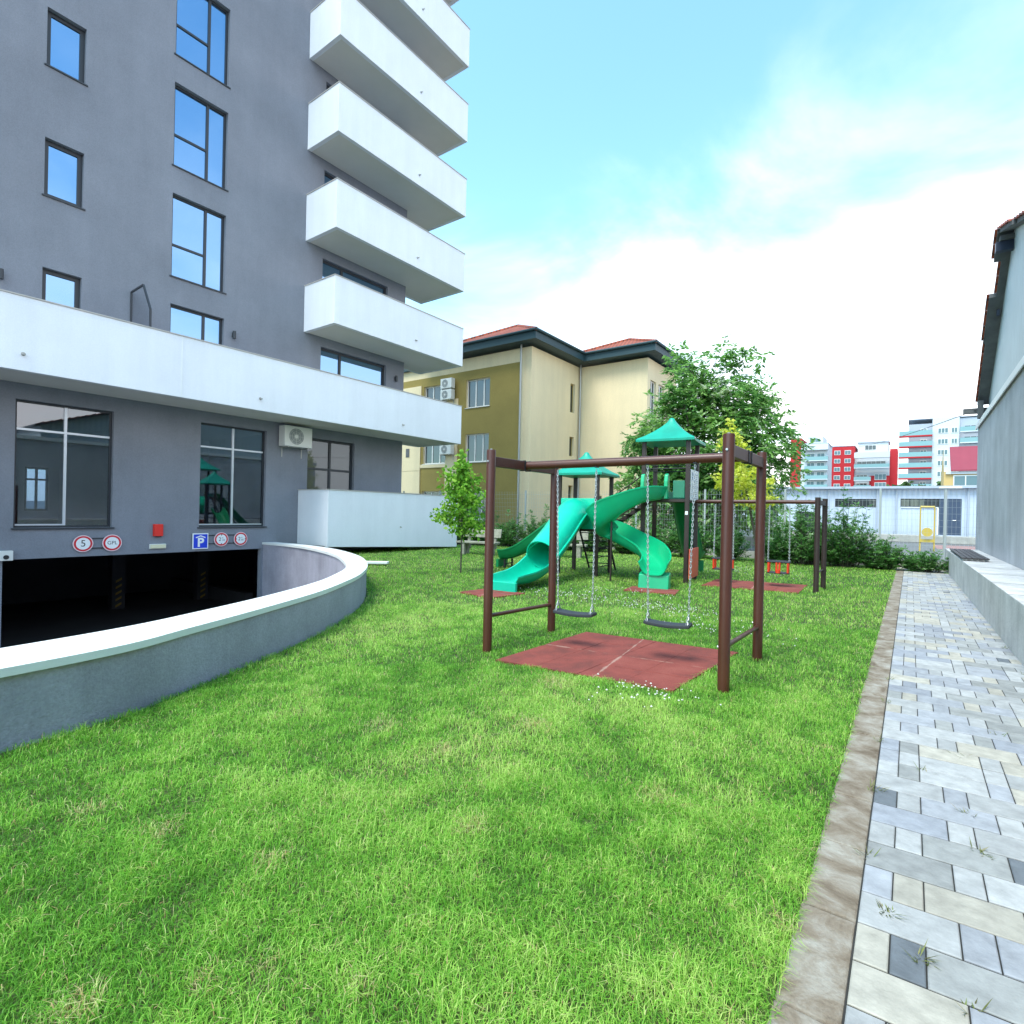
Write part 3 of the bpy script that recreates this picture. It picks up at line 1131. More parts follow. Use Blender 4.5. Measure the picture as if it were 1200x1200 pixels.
for i in range(n_ - 1):
    for k in range(4):
        a = i * 4 + k
        c = i * 4 + (k + 1) % 4
        fs.append((a, c, c + 4, a + 4))
fs.append((0, 1, 2, 3))
fs.append(tuple(4 * (n_ - 1) + k for k in (3, 2, 1, 0)))
b.add(vs, fs)
o = b.build('coping', M['coping'], smooth=True, angle=30)
kid(o, rw)

b = MB()
b.prism([(-12.05, 9.55), (-11.45, 10.05), (-11.3, 9.85), (-11.9, 9.35)], .05, .11)
tag(b.build('stone_slab', M['coping'], bevel=.01), 'thin white stone slab lying in the grass beside the ramp wall end', 'slab')

# =================================================================== YELLOW SCHOOL BUILDING
yb = thing('yellow_building', 'cream and olive three storey building with red hipped roofs behind the hedge', 'building', (-17, 24.8, 0))
YK = lambda o: kid(o, yb)
TO, TE, TN, TC = face_ny(24.8), face_px(-17.0), face_ny(30.2), face_px(-12.5)
wins = [(-21.70, -19.88, zz, zz + 1.68) for zz in (1.0, 4.40, 7.65)] + [(-25.25, -23.32, zz, zz + 1.68) for zz in (1.0, 4.40, 7.65)]
slits = [(29.08, 29.62, 7.7, 9.47), (29.08, 29.62, 5.0, 6.2), (29.08, 29.62, 1.6, 3.2)]
cw = [(30.62, 31.5, 7.0, 9.45), (31.9, 32.8, 7.0, 9.45), (30.62, 32.8, 3.6, 6.0)]
b = MB()
wall_holes(b, TO, -45, -17, -.1, 10.65, wins, .22)
wall_holes(b, TE, 24.8, 30.2, -.1, 10.65, slits, .22)
wall_holes(b, TN, -17, -12.5, -.1, 10.65, [(-15.8, -15.3, .9, 2.6), (-14.3, -13.8, .9, 2.6)], .22)
wall_holes(b, TC, 30.2, 35, -.1, 10.65, cw, .22)
b.quad((-12.5, 35, -.1), (-45, 35, -.1), (-45, 35, 10.65), (-12.5, 35, 10.65))
YK(b.build('wall', M['cream']))
b = MB()
wall_holes(b, face_ny(24.77), -45, -17.75, -.1, 9.88, wins, .03)
b.box(-29.0, -17.75, 24.771, 24.799, 9.87, 9.885)
YK(b.build('olive_panel', M['olive']))
b = MB()
b.box(-27.2, -25.45, 24.70, 24.768, 4.0, 9.42)
b.box(-23.25, -22.30, 24.70, 24.768, .0, 8.3)
b.box(-27.2, -25.45, 24.70, 24.768, -.1, 3.98)
b.box(-25.44, -23.26, 24.72, 24.768, 4.16, 4.36)
YK(b.build('pale_panel', M['cream']))
b = MB()
b.box(29.06, 29.64, -.05, -.02, 6.22, 7.68, TE)
b.box(29.06, 29.64, -.05, -.02, 3.22, 4.98, TE)
YK(b.build('olive_strip', M['olive']))
for w in wins:
    YK(window(None, TO, *w, .12, .07, muls=(.36, .70), fmat='pvc', gmat='dark_glass', sill=(.08, 0), bar_mat='pvc'))
for w in slits:
    YK(window(None, TE, *w, .14, .06, fmat='olive', gmat='dark_glass', bar_mat='pvc'))
for w in cw:
    YK(window(None, TC, *w, .12, .07, muls=(.5,), fmat='pvc', gmat='dark_glass', bar_mat='pvc', sill=(.06, 0)))
for w in ((-15.8, -15.3, .9, 2.6), (-14.3, -13.8, .9, 2.6)):
    YK(window(None, TN, *w, .12, .05, fmat='olive', gmat='dark_glass', bar_mat='pvc'))


def hip(name, x0, x1, y0, y1, z, s, ridge_along):
    """tiled hip roof with a deep teal eave"""
    e = MB()
    e.box(x0, x1, y0, y1, z - .50, z - .05)
    eo = YK(e.build('eave', M['eave']))
    hw = min(x1 - x0, y1 - y0) / 2
    zr = z + s * hw
    r = MB()
    A = [(x0 - .08, y0 - .08, z - .046), (x1 + .08, y0 - .08, z - .046), (x1 + .08, y1 + .08, z - .046), (x0 - .08, y1 + .08, z - .046)]
    if ridge_along == 'y':
        xc = (x0 + x1) / 2
        P, Q = (xc, y0 + hw, zr), (xc, y1 - hw, zr)
        r.add(A + [P, Q], [(0, 1, 4), (1, 2, 5, 4), (2, 3, 5), (3, 0, 4, 5), (3, 2, 1, 0)])
        hips = [(A[0], P), (A[1], P), (A[2], Q), (A[3], Q), (P, Q)]
    else:
        yc = (y0 + y1) / 2
        P, Q = (x0 + hw, yc, zr), (x1 - hw, yc, zr)
        r.add(A + [P, Q], [(0, 1, 5, 4), (1, 2, 5), (2, 3, 4, 5), (3, 0, 4), (3, 2, 1, 0)])
        hips = [(A[0], P), (A[1], Q), (A[2], Q), (A[3], P), (P, Q)]
    ro = YK(r.build('roof', M['tile']))
    c = MB()
    for p, q in hips:
        c.tube([p, q], .10, 8)
    c.build('ridge_tiles', M['tile']).parent = ro
    c = MB()
    for p, q in zip(A, A[1:] + A[:1]):
        c.tube([(p[0], p[1], z - .04), (q[0], q[1], z - .04)], .075, 8)
    c.build('gutter', M['eave']).parent = eo
    return ro


hip('roof', -24.9, -16.3, 24.1, 33.5, 11.30, .50, 'y')
hip('roof', -45, -24.95, 24.6, 34.0, 11.0, .40, 'x')
hip('roof', -17.6, -11.8, 29.5, 36.0, 11.31, .46, 'y')
b = MB()
b.tube([(-17.62, 24.66, 11.2), (-17.62, 24.66, 0)], .06, 10)
YK(b.build('downpipe', M['zinc'], smooth=True))
b = MB()
b.tube([(-16.88, 30.08, 11.3), (-16.88, 30.08, 0)], .06, 10)
YK(b.build('downpipe', M['zinc'], smooth=True))
ac_unit('upper of two stacked white air conditioners on the olive facade', (-22.95, 24.70, 8.92), 0, 1.0)
ac_unit('lower of two stacked white air conditioners on the olive facade', (-22.95, 24.70, 8.24), 0, 1.0)
ac_unit('single white air conditioner on the olive facade at middle floor', (-22.9, 24.70, 4.90), 0, 1.0)
b = MB()
b.box(-26.72, -26.42, 24.67, 24.699, 4.9, 5.45)
YK(b.build('vent', M['soffit_dk']))

# =================================================================== RIGHT SIDE
lwall = thing('bench_wall', 'long low concrete seat wall running along the paved path', 'wall', (1.3, 10, 0))
b = MB()
b.prism([(1.06, -14), (1.0, 8), (.90, 22.3), (1.715, 22.3), (1.715, -14)], -.1, .66)
kid(b.build('wall', M['concrete_lt'], bevel=.012), lwall)
b = MB()
yv = -13.4
while yv < 22.2:
    b.box(.995 + (8 - yv) * .007 * (1 if yv > 8 else .4) - .012, 1.712, yv, yv + .006, .6605, .6625)
    yv += 1.6
kid(b.build('joints', M['soffit_dk']), lwall)
t = thing('wall_bench', 'dark slatted bench seat on top of the low concrete wall', 'bench', (1.17, 18, .66))
for k in range(5):
    b = MB()
    b.box(-.235 + k * .097, -.235 + k * .097 + .082, -2.3, 2.5, .045, .075)
    b.build('slat', M['slat'], t, bevel=.006)
for q in (-2.0, -.6, .8, 2.2):
    b = MB(); b.box(-.22, .24, q - .03, q + .03, .002, .043); b.build('bearer', M['galv'], t)

rb = thing('workshop', 'grey rendered workshop with pale sheet gable above, beside the path', 'building', (1.72, 10, 0))
RK = lambda o: kid(o, rb)
b = MB()
b.box(1.72, 14, -14, 23.3, -.1, 4.62)
RK(b.build('wall', M['wall_grey']))
b = MB()
b.box(1.66, 1.80, -14, 23.36, 4.622, 4.69)
b.box(1.655, 1.68, -14, 23.36, 4.52, 4.621)
RK(b.build('flashing', M['white_paint']))
YE, ZE, SL, YR, SN = 22.0, 5.25, .714, 17.45, .34
zv = lambda yv: ZE + (YE - yv) * SL if yv >= YR else ZE + (YE - YR) * SL - (YR - yv) * SN
b = MB()
b.add([(1.86, YE, 4.69), (1.86, YE, ZE), (1.86, YR, zv(YR)), (1.86, 8.0, zv(8.0)), (1.86, 8.0, 4.69)], [(0, 1, 2, 3, 4)])
b.add([(14, YE, 4.69), (14, YE, ZE), (14, YR, zv(YR)), (14, 8.0, zv(8.0)), (14, 8.0, 4.69)], [(4, 3, 2, 1, 0)])
b.quad((1.86, YE, 4.69), (14, YE, 4.69), (14, YE, ZE), (1.86, YE, ZE))
b.quad((1.86, 8, 4.69), (14, 8, 4.69), (14, 8, zv(8.0)), (1.86, 8, zv(8.0)))
RK(b.build('gable', M['gable']))
segs = [(22.15, 20.2, 1.60), (20.2, 18.95, 1.56), (18.95, 18.1, 1.70), (18.1, YR, 1.56), (YR, 15.4, 1.60), (15.4, 13.3, 1.68), (13.3, 7.7, 1.60)]
b = MB()
for (ya, yb_, xo) in segs:
    a, c = zv(ya), zv(yb_)
    b.add([(xo, ya, a), (14, ya, a), (14, yb_ - .002, c), (xo, yb_ - .002, c), (xo, ya, a + .1), (14, ya, a + .1), (14, yb_ - .002, c + .1), (xo, yb_ - .002, c + .1)], BOXF)
ro = RK(b.build('roof', M['soffit_dk']))
b = MB()
for (ya, yb_, xo) in segs:
    a, c = zv(ya), zv(yb_)
    n = max(2, int((ya - yb_) / .33))
    for k in range(n):
        q0, q1 = k / n, (k + 1) / n
        yy0, yy1 = ya + (yb_ - ya) * q0, ya + (yb_ - ya) * q1 + .004
        zz0, zz1 = a + (c - a) * q0 + .105, a + (c - a) * q1 + .105
        b.add([(xo - .05, yy0, zz0), (14, yy0, zz0), (14, yy1, zz1 - .02), (xo - .05, yy1, zz1 - .02),
               (xo - .05, yy0, zz0 + .05), (14, yy0, zz0 + .05), (14, yy1, zz1), (xo - .05, yy1, zz1)], BOXF)
b.build('roof_tiles', M['tile']).parent = ro
b = MB()
b.box(1.27, 3.0, 22.16, 22.30, 4.90, 5.06)
RK(b.build('gutter', M['soffit_dk']))
b = MB()
b.box(1.53, 6, 17.38, 17.55, zv(17.45) - .46, zv(17.45) - .24)
b.mslot(1)
b.box(1.60, 6, 17.3, 17.6, zv(17.45) - .235, zv(17.45) - .13)
b.mslot(0)
b.box(1.74, 1.80, 19.2, 19.32, zv(19.3) - .16, zv(19.3) - .01)
RK(b.build('roof_beam', [M['steel_blue'], M['soffit_dk']]))
b = MB()
b.box(1.60, 1.72, 21.75, 22.05, 4.70, 5.22)
RK(b.build('verge_post', M['soffit_dk']))

# power cable
b = MB()
p0, p1 = Vector((1.55, 22.1, 4.98)), Vector((-5.24, 70.5, 9.4))
b.tube([p0.lerp(p1, k / 20) - Vector((0, 0, .25 * 4 * (k / 20) * (1 - k / 20))) for k in range(21)], .012, 6)
tag(b.build('power_cable', M['black'], smooth=True), 'thin dark cable running from the workshop eave across the sky', 'cable')

# =================================================================== SWING SET (front)
ANG = math.atan2(.335, 2.4)
sw = thing('swing_set', 'brown steel swing frame with four posts over the red mat in front', 'swing frame', (-2.5, 5.49, 0))
SK = lambda o: kid(o, sw)
P1, P2, P3, P4 = (-3.70, 4.66), (-3.71, 5.99), (-1.295, 4.96), (-1.31, 6.34)
for (x, yv), zt in ((P1, 2.21), (P2, 2.14), (P3, 2.265), (P4, 2.24)):
    b = MB()
    b.tube([(x, yv, -.1), (x, yv, zt - .012), (x, yv, zt)], [.05, .05, .046], 24)
    p = SK(b.build('post', M['brown_steel'], smooth=True, angle=50))
    c = MB(); c.tube([(x, yv, zt + .001), (x, yv, zt + .012)], .012, 10); c.build('bolt_cap', M['galv']).parent = p
for (x, yv), zb in ((P1, 2.085), (P2, 2.085), (P3, 2.125), (P4, 2.125)):
    b = MB()
    b.tube([(x, yv - .049, zb), (x, yv - .060, zb)], .011, 6)
    SK(b.build('bolt', M['galv']))
    b = MB()
    b.tube([(x - .049, yv, .395), (x - .058, yv, .395)], .011, 6)
    SK(b.build('bolt', M['galv']))
mid = lambda a, c: ((a[0] + c[0]) / 2, (a[1] + c[1]) / 2)
ML, MR_ = mid(P1, P2), mid(P3, P4)
for a, c, z in ((P1, P2, 2.085), (P3, P4, 2.125)):
    d = Vector((c[0] - a[0], c[1] - a[1], 0)).normalized()
    b = MB()
    b.bar((a[0] + d.x * .045, a[1] + d.y * .045, z), (c[0] - d.x * .045, c[1] - d.y * .045, z), .06, .11)
    cb = SK(b.build('cross_beam', M['brown_steel'], bevel=.006))
    b = MB()
    b.tube([(a[0] + d.x * .04, a[1] + d.y * .04, .40), (c[0] - d.x * .04, c[1] - d.y * .04, .36)], .022, 14)
    SK(b.build('tie_bar', M['brown_steel'], smooth=True))
for mm_, z in ((ML, 2.085), (MR_, 2.125)):
    b = MB()
    for q in (-.055, .055):
        b.box(mm_[0] - .036, mm_[0] + .036, mm_[1] + q - .012, mm_[1] + q + .012, z - .062, z + .062)
    SK(b.build('clamp', M['black']))
b = MB()
b.tube([(ML[0] + .02, ML[1], 2.09), (MR_[0] - .02, MR_[1], 2.13)], .048, 24)
SK(b.build('top_beam', M['brown_steel'], smooth=True, angle=50))

bu = Vector((MR_[0] - ML[0], MR_[1] - ML[1], 0))
blen = bu.length
bu.normalize()
bn = Vector((-bu.y, bu.x, 0))


def chain_mesh(b, p, q, pitch=.030, wire=.0034, lw=.0092):
    """interlocking oval links"""
    p = Vector(p); q = Vector(q)
    n = max(2, int((q - p).length / pitch))
    t = (q - p).normalized()
    s = t.cross(Vector((0, 1, 0))).normalized()
    w = t.cross(s)
    for k in range(n):
        c = p + t * (k + .5) * pitch
        side = s if k % 2 == 0 else w
        ll = pitch * .72
        pts = [c + t * (math.cos(a) * ll) + side * (math.sin(a) * lw) for a in (2 * math.pi * j / 8 for j in range(9))]
        b.tube(pts, wire, 5, False)


def flat_swing(label, u0, u1, top_u0, top_u1, zs):
    c = (u0 + u1) / 2
    o3 = Vector((ML[0], ML[1], 0))
    t = thing('swing', label, 'swing', o3 + bu * c + Vector((0, 0, zs)), math.atan2(bu.y, bu.x), 'flat black swings on the front frame')
    L_ = (u1 - u0)
    b = MB()
    n = 10
    prof = []
    for k in range(n + 1):
        q = k / n
        prof.append((-L_ / 2 + L_ * q, .018 * (2 * q - 1) ** 2))
    vs, fs = [], []
    for (x, z) in prof:
        vs += [(x, -.085, z - .018), (x, .085, z - .018), (x, .085, z + .018), (x, -.085, z + .018)]
    for k in range(n):
        for j in range(4):
            a = k * 4 + j
            d = k * 4 + (j + 1) % 4
            fs.append((a, d, d + 4, a + 4))
    fs += [(0, 1, 2, 3), tuple(4 * n + j for j in (3, 2, 1, 0))]
    b.add(vs, fs)
    b.build('seat', M['rubber'], t, bevel=.008)
    ztop_ = 2.09 + .04 * c / blen - zs - .05
    for sx, tu in ((-1, top_u0 - c), (1, top_u1 - c)):
        b = MB()
        xb = sx * (L_ / 2 - .03)
        # two short branches joining the seat's edges, then one chain
        j = Vector((xb + (tu - xb) * .08, 0, .13))
        chain_mesh(b, (xb, -.07, .03), j)
        chain_mesh(b, (xb, .07, .03), j)
        chain_mesh(b, j, (tu, 0, ztop_))
        b.build('chain', M['galv'], t)
        b = MB()
        b.box(tu - .018, tu + .018, -.03, .03, ztop_ + .001, ztop_ + .06)
        b.build('hanger', M['black'], t)
    return t


flat_swing('flat black swing seat on chains, the one next to the left posts', .43, .90, .415, .885, .40)
flat_swing('flat black swing seat on chains, the one next to the tall front right post', 1.465, 1.935, 1.455, 1.94, .40)


# ---- rubber mats
def rubber(label, corners, n=(2, 2), z=.028, group='red rubber mats'):
    cx = sum(c[0] for c in corners) / 4
    cy = sum(c[1] for c in corners) / 4
    b = MB()
    A, B, C_, D = [Vector((c[0] - cx, c[1] - cy, 0)) for c in corners]
    gap = .0015
    for i in range(n[0]):
        for j in range(n[1]):
            q = []
            for (s, t_) in ((i, j), (i + 1, j), (i + 1, j + 1), (i, j + 1)):
                s_ = s / n[0]; t__ = t_ / n[1]
                q.append(A.lerp(B, s_).lerp(D.lerp(C_, s_), t__))
            c = sum(q, Vector()) / 4
            q = [p + (c - p).normalized() * gap * 1.4 for p in q]
            zz = z + random.uniform(-.002, .002)
            b.prism([(p.x, p.y) for p in q], -.01, zz)
    o = b.build('rubber_mat', M['mat'], bevel=.003)
    o.location = (cx, cy, 0)
    return tag(o, label, 'mat', group)


MATS = [[(-3.40, 4.42), (-1.63, 4.66), (-1.53, 6.44), (-3.33, 6.22)],
        [(-6.75, 7.62), (-5.9, 7.48), (-5.75, 8.35), (-6.65, 8.45)],
        [(-4.6, 10.1), (-3.6, 10.26), (-3.75, 10.95), (-4.7, 10.8)],
        [(-3.66, 12.05), (-1.80, 12.33), (-1.85, 13.9), (-3.72, 13.45)]]
rubber('large red rubber mat with pale dusty seams under the front swings', MATS[0], (4, 4))
rubber('small red rubber mat at the foot of the turquoise tube slide', MATS[1], (2, 2))
rubber('small red rubber mat at the foot of the curved green slide', MATS[2], (2, 2))
rubber('wide red rubber mat under the toddler swings', MATS[3], (4, 3))

# =================================================================== PLAY STRUCTURE
PR = R(6.5)
PO = Vector((-4.06, 12.22, 0))
ps = thing('play_structure', 'double play tower with green pyramid roofs, tube slide, wavy slide and stair bridge', 'play tower', PO, PR)


def part(b, name, m, **kw):
    return b.build(name, M[m] if isinstance(m, str) else m, ps, **kw)


TOW = [dict(u0=-1.0, u1=0.0, v0=0.0, v1=1.0, zp=1.90, ze=3.25), dict(u0=-3.1, u1=-2.1, v0=-.10, v1=.90, zp=1.15, ze=2.50)]
for T_ in TOW:
    for (u, v) in ((T_['u0'], T_['v0']), (T_['u1'], T_['v0']), (T_['u0'], T_['v1']), (T_['u1'], T_['v1'])):
        b = MB()
        b.box(u - .045, u + .045, v - .045, v + .045, -.1, T_['ze'] + .05)
        part(b, 'post', 'dark_brown', bevel=.008)
    b = MB()
    b.box(T_['u0'] + .046, T_['u1'] - .046, T_['v0'] - .03, T_['v1'] + .03, T_['zp'] - .06, T_['zp'])
    part(b, 'platform', 'dark_brown')
    # concave pyramid roof
    cu_, cv_ = (T_['u0'] + T_['u1']) / 2, (T_['v0'] + T_['v1']) / 2
    b = MB()
    rings = [(.66, -.05), (.665, .0), (.62, .035), (.50, .10), (.36, .20), (.22, .33), (.12, .44), (.075, .50), (.06, .535), (.03, .56), (.004, .568)]
    nseg = 10
    vs, fs = [], []
    for (hw, dz) in rings:
        for s in range(4):
            a, c = [(-1, -1), (1, -1), (1, 1), (-1, 1)][s], [(1, -1), (1, 1), (-1, 1), (-1, -1)][s]
            for k in range(nseg):
                q = k / nseg
                x = a[0] + (c[0] - a[0]) * q
                yv = a[1] + (c[1] - a[1]) * q
                # corners soften towards the top
                rr = math.hypot(x, yv)
                sf = min(1, max(0, (.30 - hw) / .25))
                k2 = 1 - sf + sf / rr * 1.05
                sag = 1 - .035 * (1 - (2 * q - 1) ** 2) * (hw > .4)
                vs.append((cu_ + x * hw * k2 * sag, cv_ + yv * hw * k2 * sag, T_['ze'] + .02 + dz))
    m4 = 4 * nseg
    for i in range(len(rings) - 1):
        for k in range(m4):
            a = i * m4 + k
            c = i * m4 + (k + 1) % m4
            fs.append((a, c, c + m4, a + m4))
    fs.append(tuple(range((len(rings) - 1) * m4, len(rings) * m4)))
    fs.append(tuple(reversed(range(m4))))
    b.add(vs, fs)
    part(b, 'roof', 'roof_green', smooth=True, angle=35)


def channel(path, w, wall, th=.022, up_bank=None, lip=.025, k=8, wfun=None, hfun=None, lfun=None):
    """U shaped chute swept along a path"""
    pts = catmull(path, k)
    n = len(pts)
    b = MB()
    prof_n = 14
    vs, fs = [], []
    for i, p in enumerate(pts):
        t = (pts[min(i + 1, n - 1)] - pts[max(i - 1, 0)]).normalized()
        s = t.cross(Vector((0, 0, 1))).normalized()
        nn = s.cross(t).normalized()
        q = i / (n - 1)
        W = w * (wfun(q) if wfun else 1)
        Hh = wall * (hfun(q) if hfun else 1)
        hwid = W / 2
        ins, outs = [], []
        for j in range(prof_n + 1):
            a = -1 + 2 * j / prof_n
            x = hwid * math.copysign(abs(a) ** .75, a)
            h = Hh * abs(a) ** 3.2 * ((lfun(q) if lfun else 1) if a < 0 else 1)
            ins.append((x, h))
        for (x, h) in ins:
            a = x / hwid
            outs.append((x + th * a * abs(a), h - th * (1 - abs(a) ** 3)))
        HL, HR = ins[0][1], ins[-1][1]
        loop = ins + [(ins[-1][0] + lip, HR + .006), (ins[-1][0] + lip, HR - .028)] + list(reversed(outs))[0:] + [(ins[0][0] - lip, HL - .028), (ins[0][0] - lip, HL + .006)]
        for (x, h) in loop:
            vs.append(p + s * x + nn * h)
    m_ = len(loop)
    for i in range(n - 1):
        for j in range(m_):
            a = i * m_ + j
            c = i * m_ + (j + 1) % m_
            fs.append((a, c, c + m_, a + m_))
    fs.append(tuple(range(m_)))
    fs.append(tuple(reversed(range((n - 1) * m_, n * m_))))
    b.add(vs, fs)
    return b


# wavy slide from the taller tower
wave = [(-.72, .04, 1.90), (-.73, -.24, 1.88), (-.92, -.55, 1.80), (-1.32, -.74, 1.53), (-1.70, -.66, 1.22), (-1.80, -.42, 1.01), (-1.55, -.30, .90),
        (-1.15, -.40, .76), (-.74, -.62, .60), (-.47, -.92, .45), (-.36, -1.18, .36), (-.34, -1.45, .30)]
b = channel(wave, .56, .26, lfun=lambda q: 1.0 + 1.0 * math.exp(-((q - .40) / .22) ** 2) + .35 * math.exp(-((q - .76) / .12) ** 2))
ws = part(b, 'wavy_slide', 'slide_green', smooth=True, angle=50)
b = MB()
for u in (-.99, -.45):
    poly = [(-.16, 0), (.06, 0), (.06, .42), (.02, .54), (-.05, .58), (-.12, .54), (-.16, .40)]
    vs = [(u - .04, a, 1.90 + c) for a, c in poly] + [(u + .04, a, 1.90 + c) for a, c in poly]
    m_ = len(poly)
    b.add(vs, [tuple(range(m_)), tuple(reversed(range(m_, 2 * m_)))] + [(i, (i + 1) % m_, m_ + (i + 1) % m_, m_ + i) for i in range(m_)])
b.build('entry_sides', M['slide_green'], ws, bevel=.012)
b = MB()
b.add([(-.64, -1.50, .0), (-.04, -1.42, .0), (-.04, -1.38, .30), (-.64, -1.46, .30), (-.64, -1.28, .0), (-.04, -1.2, .0), (-.04, -1.22, .36), (-.64, -1.30, .36)],
      [(0, 1, 2, 3), (4, 7, 6, 5), (0, 4, 5, 1), (3, 2, 6, 7), (0, 3, 7, 4), (1, 5, 6, 2)])
b.build('exit_box', M['slide_green'], ws, bevel=.015)
b = MB()
b.tube([(-1.50, -.74, -.05), (-1.50, -.74, 1.36)], .022, 10)
b.build('support_pole', M['dark_brown'], ws, smooth=True)

# tube slide from the lower tower
TUBE_R = .36
tp = catmull([(-2.6, -.13, 1.53), (-2.6, -.45, 1.50), (-2.6, -.85, 1.28), (-2.6, -1.35, .97), (-2.6, -2.05, .60)], 8)
b = MB()
vs, fs = [], []
nr = 28
for i, p in enumerate(tp):
    t = (tp[min(i + 1, len(tp) - 1)] - tp[max(i - 1, 0)]).normalized()
    s = Vector((1, 0, 0))
    nn = s.cross(t) * -1
    if nn.z < 0:
        nn = -nn
    for rad in (TUBE_R, TUBE_R - .02):
        for k in range(nr):
            a = 2 * math.pi * k / nr
            vs.append(p + s * math.cos(a) * rad + nn * math.sin(a) * rad)
m2 = 2 * nr
for i in range(len(tp) - 1):
    for ring in (0, nr):
        for k in range(nr):
            a = i * m2 + ring + k
            c = i * m2 + ring + (k + 1) % nr
            fs.append((a, c, c + m2, a + m2))
for i in (0, len(tp) - 1):
    for k in range(nr):
        a = i * m2 + k
        c = i * m2 + (k + 1) % nr
        fs.append((a, c, c + nr, a + nr))
b.add(vs, fs)
ts = part(b, 'tube_slide', 'tube_turq', smooth=True, angle=50)
# seam flange along both sides of the tube
b = MB()
for sx in (-1, 1):
    b.tube([p + Vector((sx * (TUBE_R + .012), 0, 0)) for p in tp], .022, 6)
b.tube([tp[-1] + Vector((math.cos(a) * (TUBE_R), 0, 0)) + (Vector((0, .47, .88))) * math.sin(a) * TUBE_R for a in (math.pi * k / 16 for k in range(17))], .018, 8)
b.build('flange', M['tube_turq'], ts, smooth=True)
low = [(-2.6, -1.95, .31), (-2.6, -2.5, .08 + .02), (-2.6, -2.95, -.0 + .03), (-2.6, -3.35, .06), (-2.6, -3.66, .10)]
low = [(-2.6, -1.92, .315), (-2.6, -2.45, .17), (-2.6, -2.9, .12), (-2.6, -3.3, .13), (-2.6, -3.62, .14)]
b = channel(low, .70, .30, wfun=lambda q: 1 - .18 * q, hfun=lambda q: 1.0 - .45 * q)
b.build('run_out', M['tube_turq'], ts, smooth=True)
b = MB()
b.box(-2.88, -2.32, -3.68, -3.60, 0, .20)
b.build('exit_box', M['tube_turq'], ts, bevel=.012)
b = MB()
ring = [(TUBE_R * .93 * math.cos(2 * math.pi * k / 32), 1.53 + TUBE_R * .93 * math.sin(2 * math.pi * k / 32)) for k in range(32)]
b.box(-3.05, -2.15, -.125, -.095, 1.12, 1.90)
b.build('entry_panel', M['tube_turq'], ts, bevel=.01)

# straight slide on the far left
b = channel([(-3.12, .35, 1.16), (-3.35, .35, 1.10), (-3.8, .35, .78), (-4.35, .35, .42), (-4.75, .35, .27), (-5.0, .35, .25)], .50, .25)
ss = part(b, 'straight_slide', 'slide_dark', smooth=True)
b = MB()
for v in (.15, .55):
    b.bar((-4.8, v, -.05), (-4.8, v, .24), .04, .04)
b.bar((-4.8, .15, .12), (-4.8, .55, .12), .03, .03)
b.build('support_frame', M['black'], ss)
b = MB()
b.box(-5.04, -4.97, .09, .61, .02, .235)
b.build('exit_box', M['slide_dark'], ss)
# straight slide behind the taller tower
b = channel([(-.42, 1.03, 1.90), (-.42, 1.25, 1.84), (-.42, 1.75, 1.30), (-.42, 2.35, .66), (-.42, 2.75, .36), (-.42, 3.05, .32)], .52, .22)
ss = part(b, 'straight_slide', 'slide_dark', smooth=True)
b = MB()
b.box(-.68, -.16, 2.98, 3.05, 0, .31)
b.build('exit_box', M['slide_dark'], ss)

# stair bridge between the towers
st = MB()
for v in (-.02, .82):
    st.bar((-2.05, v, 1.18), (-1.05, v, 1.88), .04, .10)
for q in (0.02, .98):
    st.bar((-2.05 + q, .0, 1.15 + .70 * q), (-2.05 + q, .80, 1.15 + .70 * q), .03, .03)
stair = part(st, 'stair_bridge', 'dark_brown')
for k in range(5):
    b = MB()
    q = (k + .5) / 5
    b.box(-2.05 + q - .10, -2.05 + q + .10, .0, .8, 1.18 + .70 * q - .012, 1.18 + .70 * q + .012)
    b.build('step', M['dark_brown'], stair)
for v in (-.04, .84):
    b = MB()
    b.tube([(-2.08, v, 1.55), (-2.0, v, 1.74), (-1.05, v, 2.42)], .014, 8)
    b.tube([(-2.05, v, 1.42), (-1.05, v, 2.12)], .010, 8)
    for k in range(5):
        q = k / 5 + .1
        b.tube([(-2.05 + q, v, 1.2 + .70 * q), (-2.05 + q, v, 1.70 + .70 * q)], .009, 6)
    b.build('railing', M['dark_brown'], stair, smooth=True)
# inclined ladder behind the lower tower
b = MB()
for u in (-2.98, -2.22):
    b.bar((u, .93, 1.14), (u, 1.75, -.05), .035, .05)
b.bar((-2.98, .93, 1.12), (-2.22, .93, 1.12), .03, .03)
lad = part(b, 'ladder', 'black')
for k in range(5):
    q = (k + .6) / 5.6
    b = MB()
    b.tube([(-2.97, .93 + .80 * q, 1.14 - 1.17 * q), (-2.23, .93 + .80 * q, 1.14 - 1.17 * q)], .013, 8)
    b.build('rung', M['black'], lad)
# wall bars on the inner side of the lower tower
for k in range(4):
    b = MB()
    b.tube([(-2.1, -.06, .22 + .24 * k), (-2.1, .86, .22 + .24 * k)], .012, 8)
    part(b, 'wall_bar', 'black', smooth=True)
